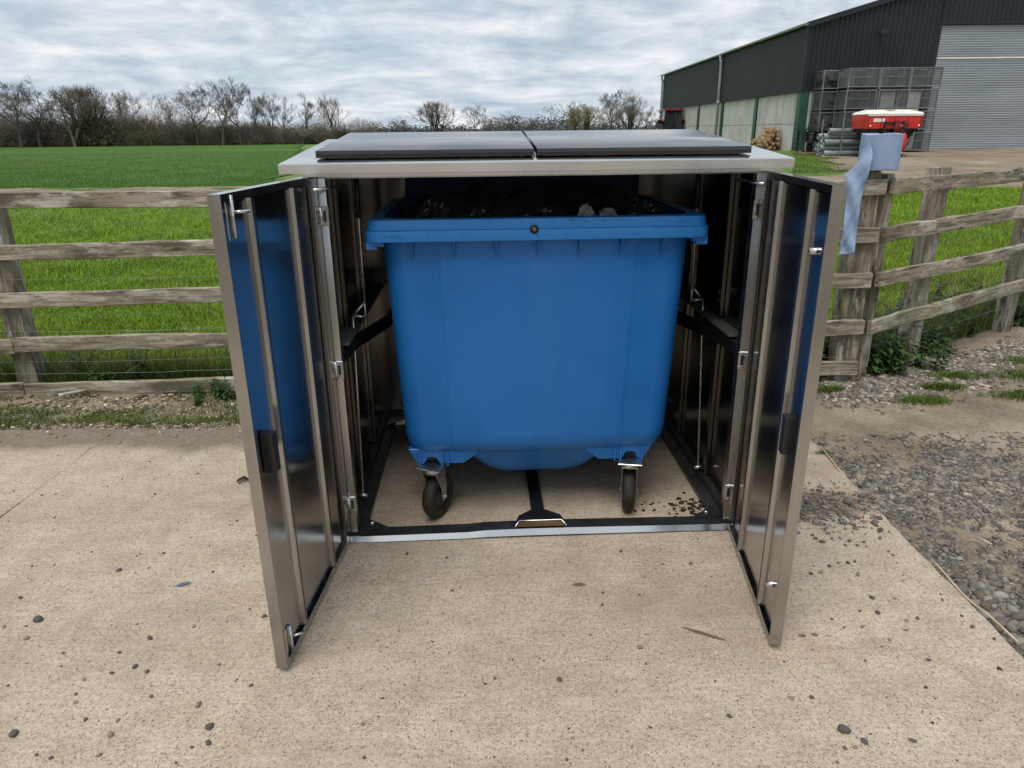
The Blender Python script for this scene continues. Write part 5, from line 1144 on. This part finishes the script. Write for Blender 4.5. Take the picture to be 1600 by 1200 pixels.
x = 1.70+NP.exponential(.16, 330); y = NP.uniform(1.3, 2.35, 330); k = x < 2.4; x, y = x[k], y[k]; stones('track_gravel', x, y, T(x, y)-.030, NP.uniform(.009, .026, len(x)), GREY, 'larger rounded stones of the track beside the slab corner', 2, .7)
x = 1.72+NP.exponential(.35, 150); y = NP.normal(3.18, .14, 150); stones('track_gravel', x, y, T(x, y)-.03, NP.uniform(.007, .020, 150), GREY+PALE[:1], 'line of larger stones across the track near the wheel marks', 2, .6)
x = NP.uniform(2.0, 5.2, 9000); y = NP.normal(4.58, .17, 9000)+.42*np.clip(x-2.5, 0, 9); k = (y > 4.1)&(y < 4.66+.62*np.clip(x-2.42, 0, 9)+.1); x, y = x[k], y[k]; stones('verge_stones', x, y, T(x, y)-.032, NP.gamma(4, .0025, len(x))+.003, PALE[:4]+GREY, 'pale stones along the foot of the right fence')
x = NP.uniform(-4.6, -.6, 9500); y = 3.94+.72*NP.beta(1.2, 1.2, 9500); k = NP.random(9500) < .25+.75*sst(.4, .6, tuftnoise(x*1.7, y*2.2+3)); x, y = x[k], y[k]; stones('verge_stones', x, y, T(x, y)-.024, NP.gamma(3, .0024, len(x))+.002, PALE+[(.20, .13, .075), (.15, .105, .065)], 'pale stones and chippings on the verge before the left fence')
x = NP.uniform(-4.6, 1.6, 1300); y = 3.98-NP.exponential(.07, 1300); stones('slab_grit', x, y, np.zeros(1300), NP.gamma(3, .0016, 1300)+.001, PALE, 'fine chippings along the far edge of the slab')
x = NP.normal(1.28, .24, 1500); y = NP.normal(2.93, .11, 1500)-.12*(x-1.28); k = (x > .97)&(x < XE); x, y = x[k], y[k]; stones('slab_grit', x, y, np.zeros(len(x)), NP.gamma(3, .0020, len(x))+.0015, GREY, 'gravel spilled onto the slab beside the right door')
x = NP.uniform(-2.6, 1.6, 900); y = NP.uniform(.9, 3.6, 900); stones('slab_grit', x, y, np.zeros(900), NP.gamma(2, .0011, 900)+.0008, [(.06, .055, .05), (.10, .09, .08), (.3, .26, .2)], 'tiny grit scattered over the slab')
x = NP.normal(.84, .10, 130); y = NP.normal(2.90, .045, 130); stones('mud_crumbs', x, y, np.zeros(130), NP.gamma(3, .0022, 130)+.001, [(.02, .016, .012), (.035, .027, .02)], 'dark mud crumbs by the right castor inside the store')
x = NP.uniform(-4.6, -.6, 2600); y = 3.95+.72*NP.random(2600); stones('wood_chips', x, y, T(x, y)-.016, NP.gamma(3, .003, 2600)+.003, [(.34, .25, .15), (.26, .18, .10), (.42, .34, .23), (.12, .085, .055)], 'wood chips and dead leaves on the verge before the left fence', 1, .16)
# single pebbles on the slab, one object each
pmesh = []
for i in range(5):
    bm = bmesh.new(); bmesh.ops.create_icosphere(bm, subdivisions=2, radius=1); rr = random.Random(500+i); ph = [(Vector((rr.gauss(0, 1.5), rr.gauss(0, 1.5), rr.gauss(0, 1.5))), rr.uniform(0, 6)) for _ in range(5)]
    for v in bm.verts:
        k = 1+.11*sum(math.sin(w.dot(v.co)+f_) for w, f_ in ph); v.co = Vector((v.co.x*1.15, v.co.y*.85, v.co.z*.62))*k
    me = bpy.data.meshes.new('pebble'); bm.to_mesh(me); bm.free(); me.polygons.foreach_set('use_smooth', [i % 2 == 0]*len(me.polygons)); me.materials.append(M['pebble']); pmesh.append(me)
def pebble(px, py, size, label='small pebble lying loose on the bare concrete slab', group='loose pebbles on the slab'):
    d = rt2*((px-800)/f_px)+up2*((600-py)/f_px)+fw; t = -CAM_H/d.z; q = Vector((0, 0, CAM_H))+d*t; o = bpy.data.objects.new('pebble', rnd.choice(pmesh)); C.objects.link(o); o.location = (q.x, q.y, size*.40); o.scale = (size,)*3; o.rotation_euler = (rnd.uniform(-.3, .3), rnd.uniform(-.3, .3), rnd.uniform(0, 6)); tag(o, label, 'pebble', group)
pebble(59, 970, .016, 'largest dark pebble on the slab left of the left door'); pebble(21, 1148, .014, 'dark angular pebble near the lower left corner of the picture'); pebble(328, 1137, .014, 'bluish grey pebble below and left of the left door'); pebble(1319, 1142, .016, 'flat grey pebble on the slab near the bottom edge, right of the right door')
for px, py in ((87, 772), (85, 809), (219, 866), (256, 865), (232, 888), (186, 892), (333, 894), (32, 935), (7, 980), (42, 998), (99, 1021), (187, 1020), (235, 998), (390, 952), (413, 964), (303, 980), (175, 1052), (211, 1043), (230, 1050), (131, 1062), (119, 1085), (184, 1127), (237, 1089), (134, 1125), (309, 1104), (325, 1162), (300, 1168), (311, 1100), (57, 1180), (80, 1185), (155, 1181), (275, 1192), (309, 740), (370, 814), (118, 1098), (173, 1150),
               (1268, 1090), (1352, 1033), (1350, 1160), (1390, 1000), (1416, 970), (1472, 938), (1477, 900), (1410, 908), (1398, 936), (1371, 958), (1362, 935), (1343, 955), (1347, 980), (1300, 968), (1319, 981), (1283, 895), (1296, 885), (1310, 880), (1267, 897), (1325, 880), (1336, 878), (1340, 853), (1350, 848), (1327, 846), (1415, 985), (1434, 967), (1503, 963), (1519, 980), (1553, 999), (1451, 1032), (1320, 1170), (1336, 1168), (1426, 1158), (941, 946), (922, 992), (1036, 882), (1078, 882), (1080, 880), (970, 862), (698, 872), (636, 866), (874, 1063), (1000, 1012), (1139, 1120), (566, 1132), (1270, 1016), (1288, 820), (1302, 832), (1336, 822), (1352, 835), (1375, 842), (1362, 826), (1395, 868), (1402, 880), (1388, 862)):
    pebble(px, py, rnd.choice((.005, .006, .007, .009)))
# ------------------------------------------------------------------ litter and small finds
def gpt(px, py):
    d = rt2*((px-800)/f_px)+up2*((600-py)/f_px)+fw; t = -CAM_H/d.z; q = Vector((0, 0, CAM_H))+d*t; return q.x, q.y
x, y = gpt(287, 915); b = MB().add([(-.03, -.006, 0), (-.01, -.010, .002), (.030, .008, .006), (.012, .010, .009), (-.012, .004, .007)], [(0, 1, 2, 3, 4)]); o = b.build('plastic_shard', 'plastic_blue'); o.modifiers.new('t', 'SOLIDIFY').thickness = .002; o.location = (x, y, .003); tag(o, 'pointed blue grey plastic shard on the slab left of the left door', 'shard')
x, y = gpt(388, 752); b = MB()
for k in range(6): a_ = rnd.uniform(2.2, 4.2); b.tube([(0, 0, .008), (.03*math.cos(a_), .02*math.sin(a_), .018+.01*rnd.random()), (.065*math.cos(a_), .05*math.sin(a_), .006)], .003, 5)
o = b.build('dead_twig', 'twig_dark'); o.location = (x+.01, y, 0); tag(o, 'small dead twig sprig lying behind the left door edge', 'twig')
pts = [(*gpt(px, py), .006) for px, py in ((84, 617), (97, 614), (113, 611), (128, 608))]; tag(MB().tube([(q[0], q[1]+.05, q[2]-.03) for q in pts], [.014, .012, .010, .007], 7).build('pale_stick', 'stick_pale'), 'pale bleached stick on the verge below the left fence', 'stick')
def straw(pts_, label, rad=.004):
    q = [(*gpt(*p_), .006+.004*math.sin(i*1.3)) for i, p_ in enumerate(pts_)]; tag(MB().tube(q, rad, 6).build('straw', 'straw'), label, 'straw')
straw(((1452, 872), (1470, 893), (1486, 911), (1502, 927), (1520, 944), (1540, 960), (1562, 981), (1590, 1006)), 'long pale straw lying along the slab edge at the lower right', .0035)
straw(((1283, 701), (1293, 714), (1304, 727), (1312, 737)), 'short pale straw on the slab edge behind the right door', .004)
straw(((1526, 842), (1536, 847), (1549, 853)), 'thin brown stalk lying on the gravel track', .004)
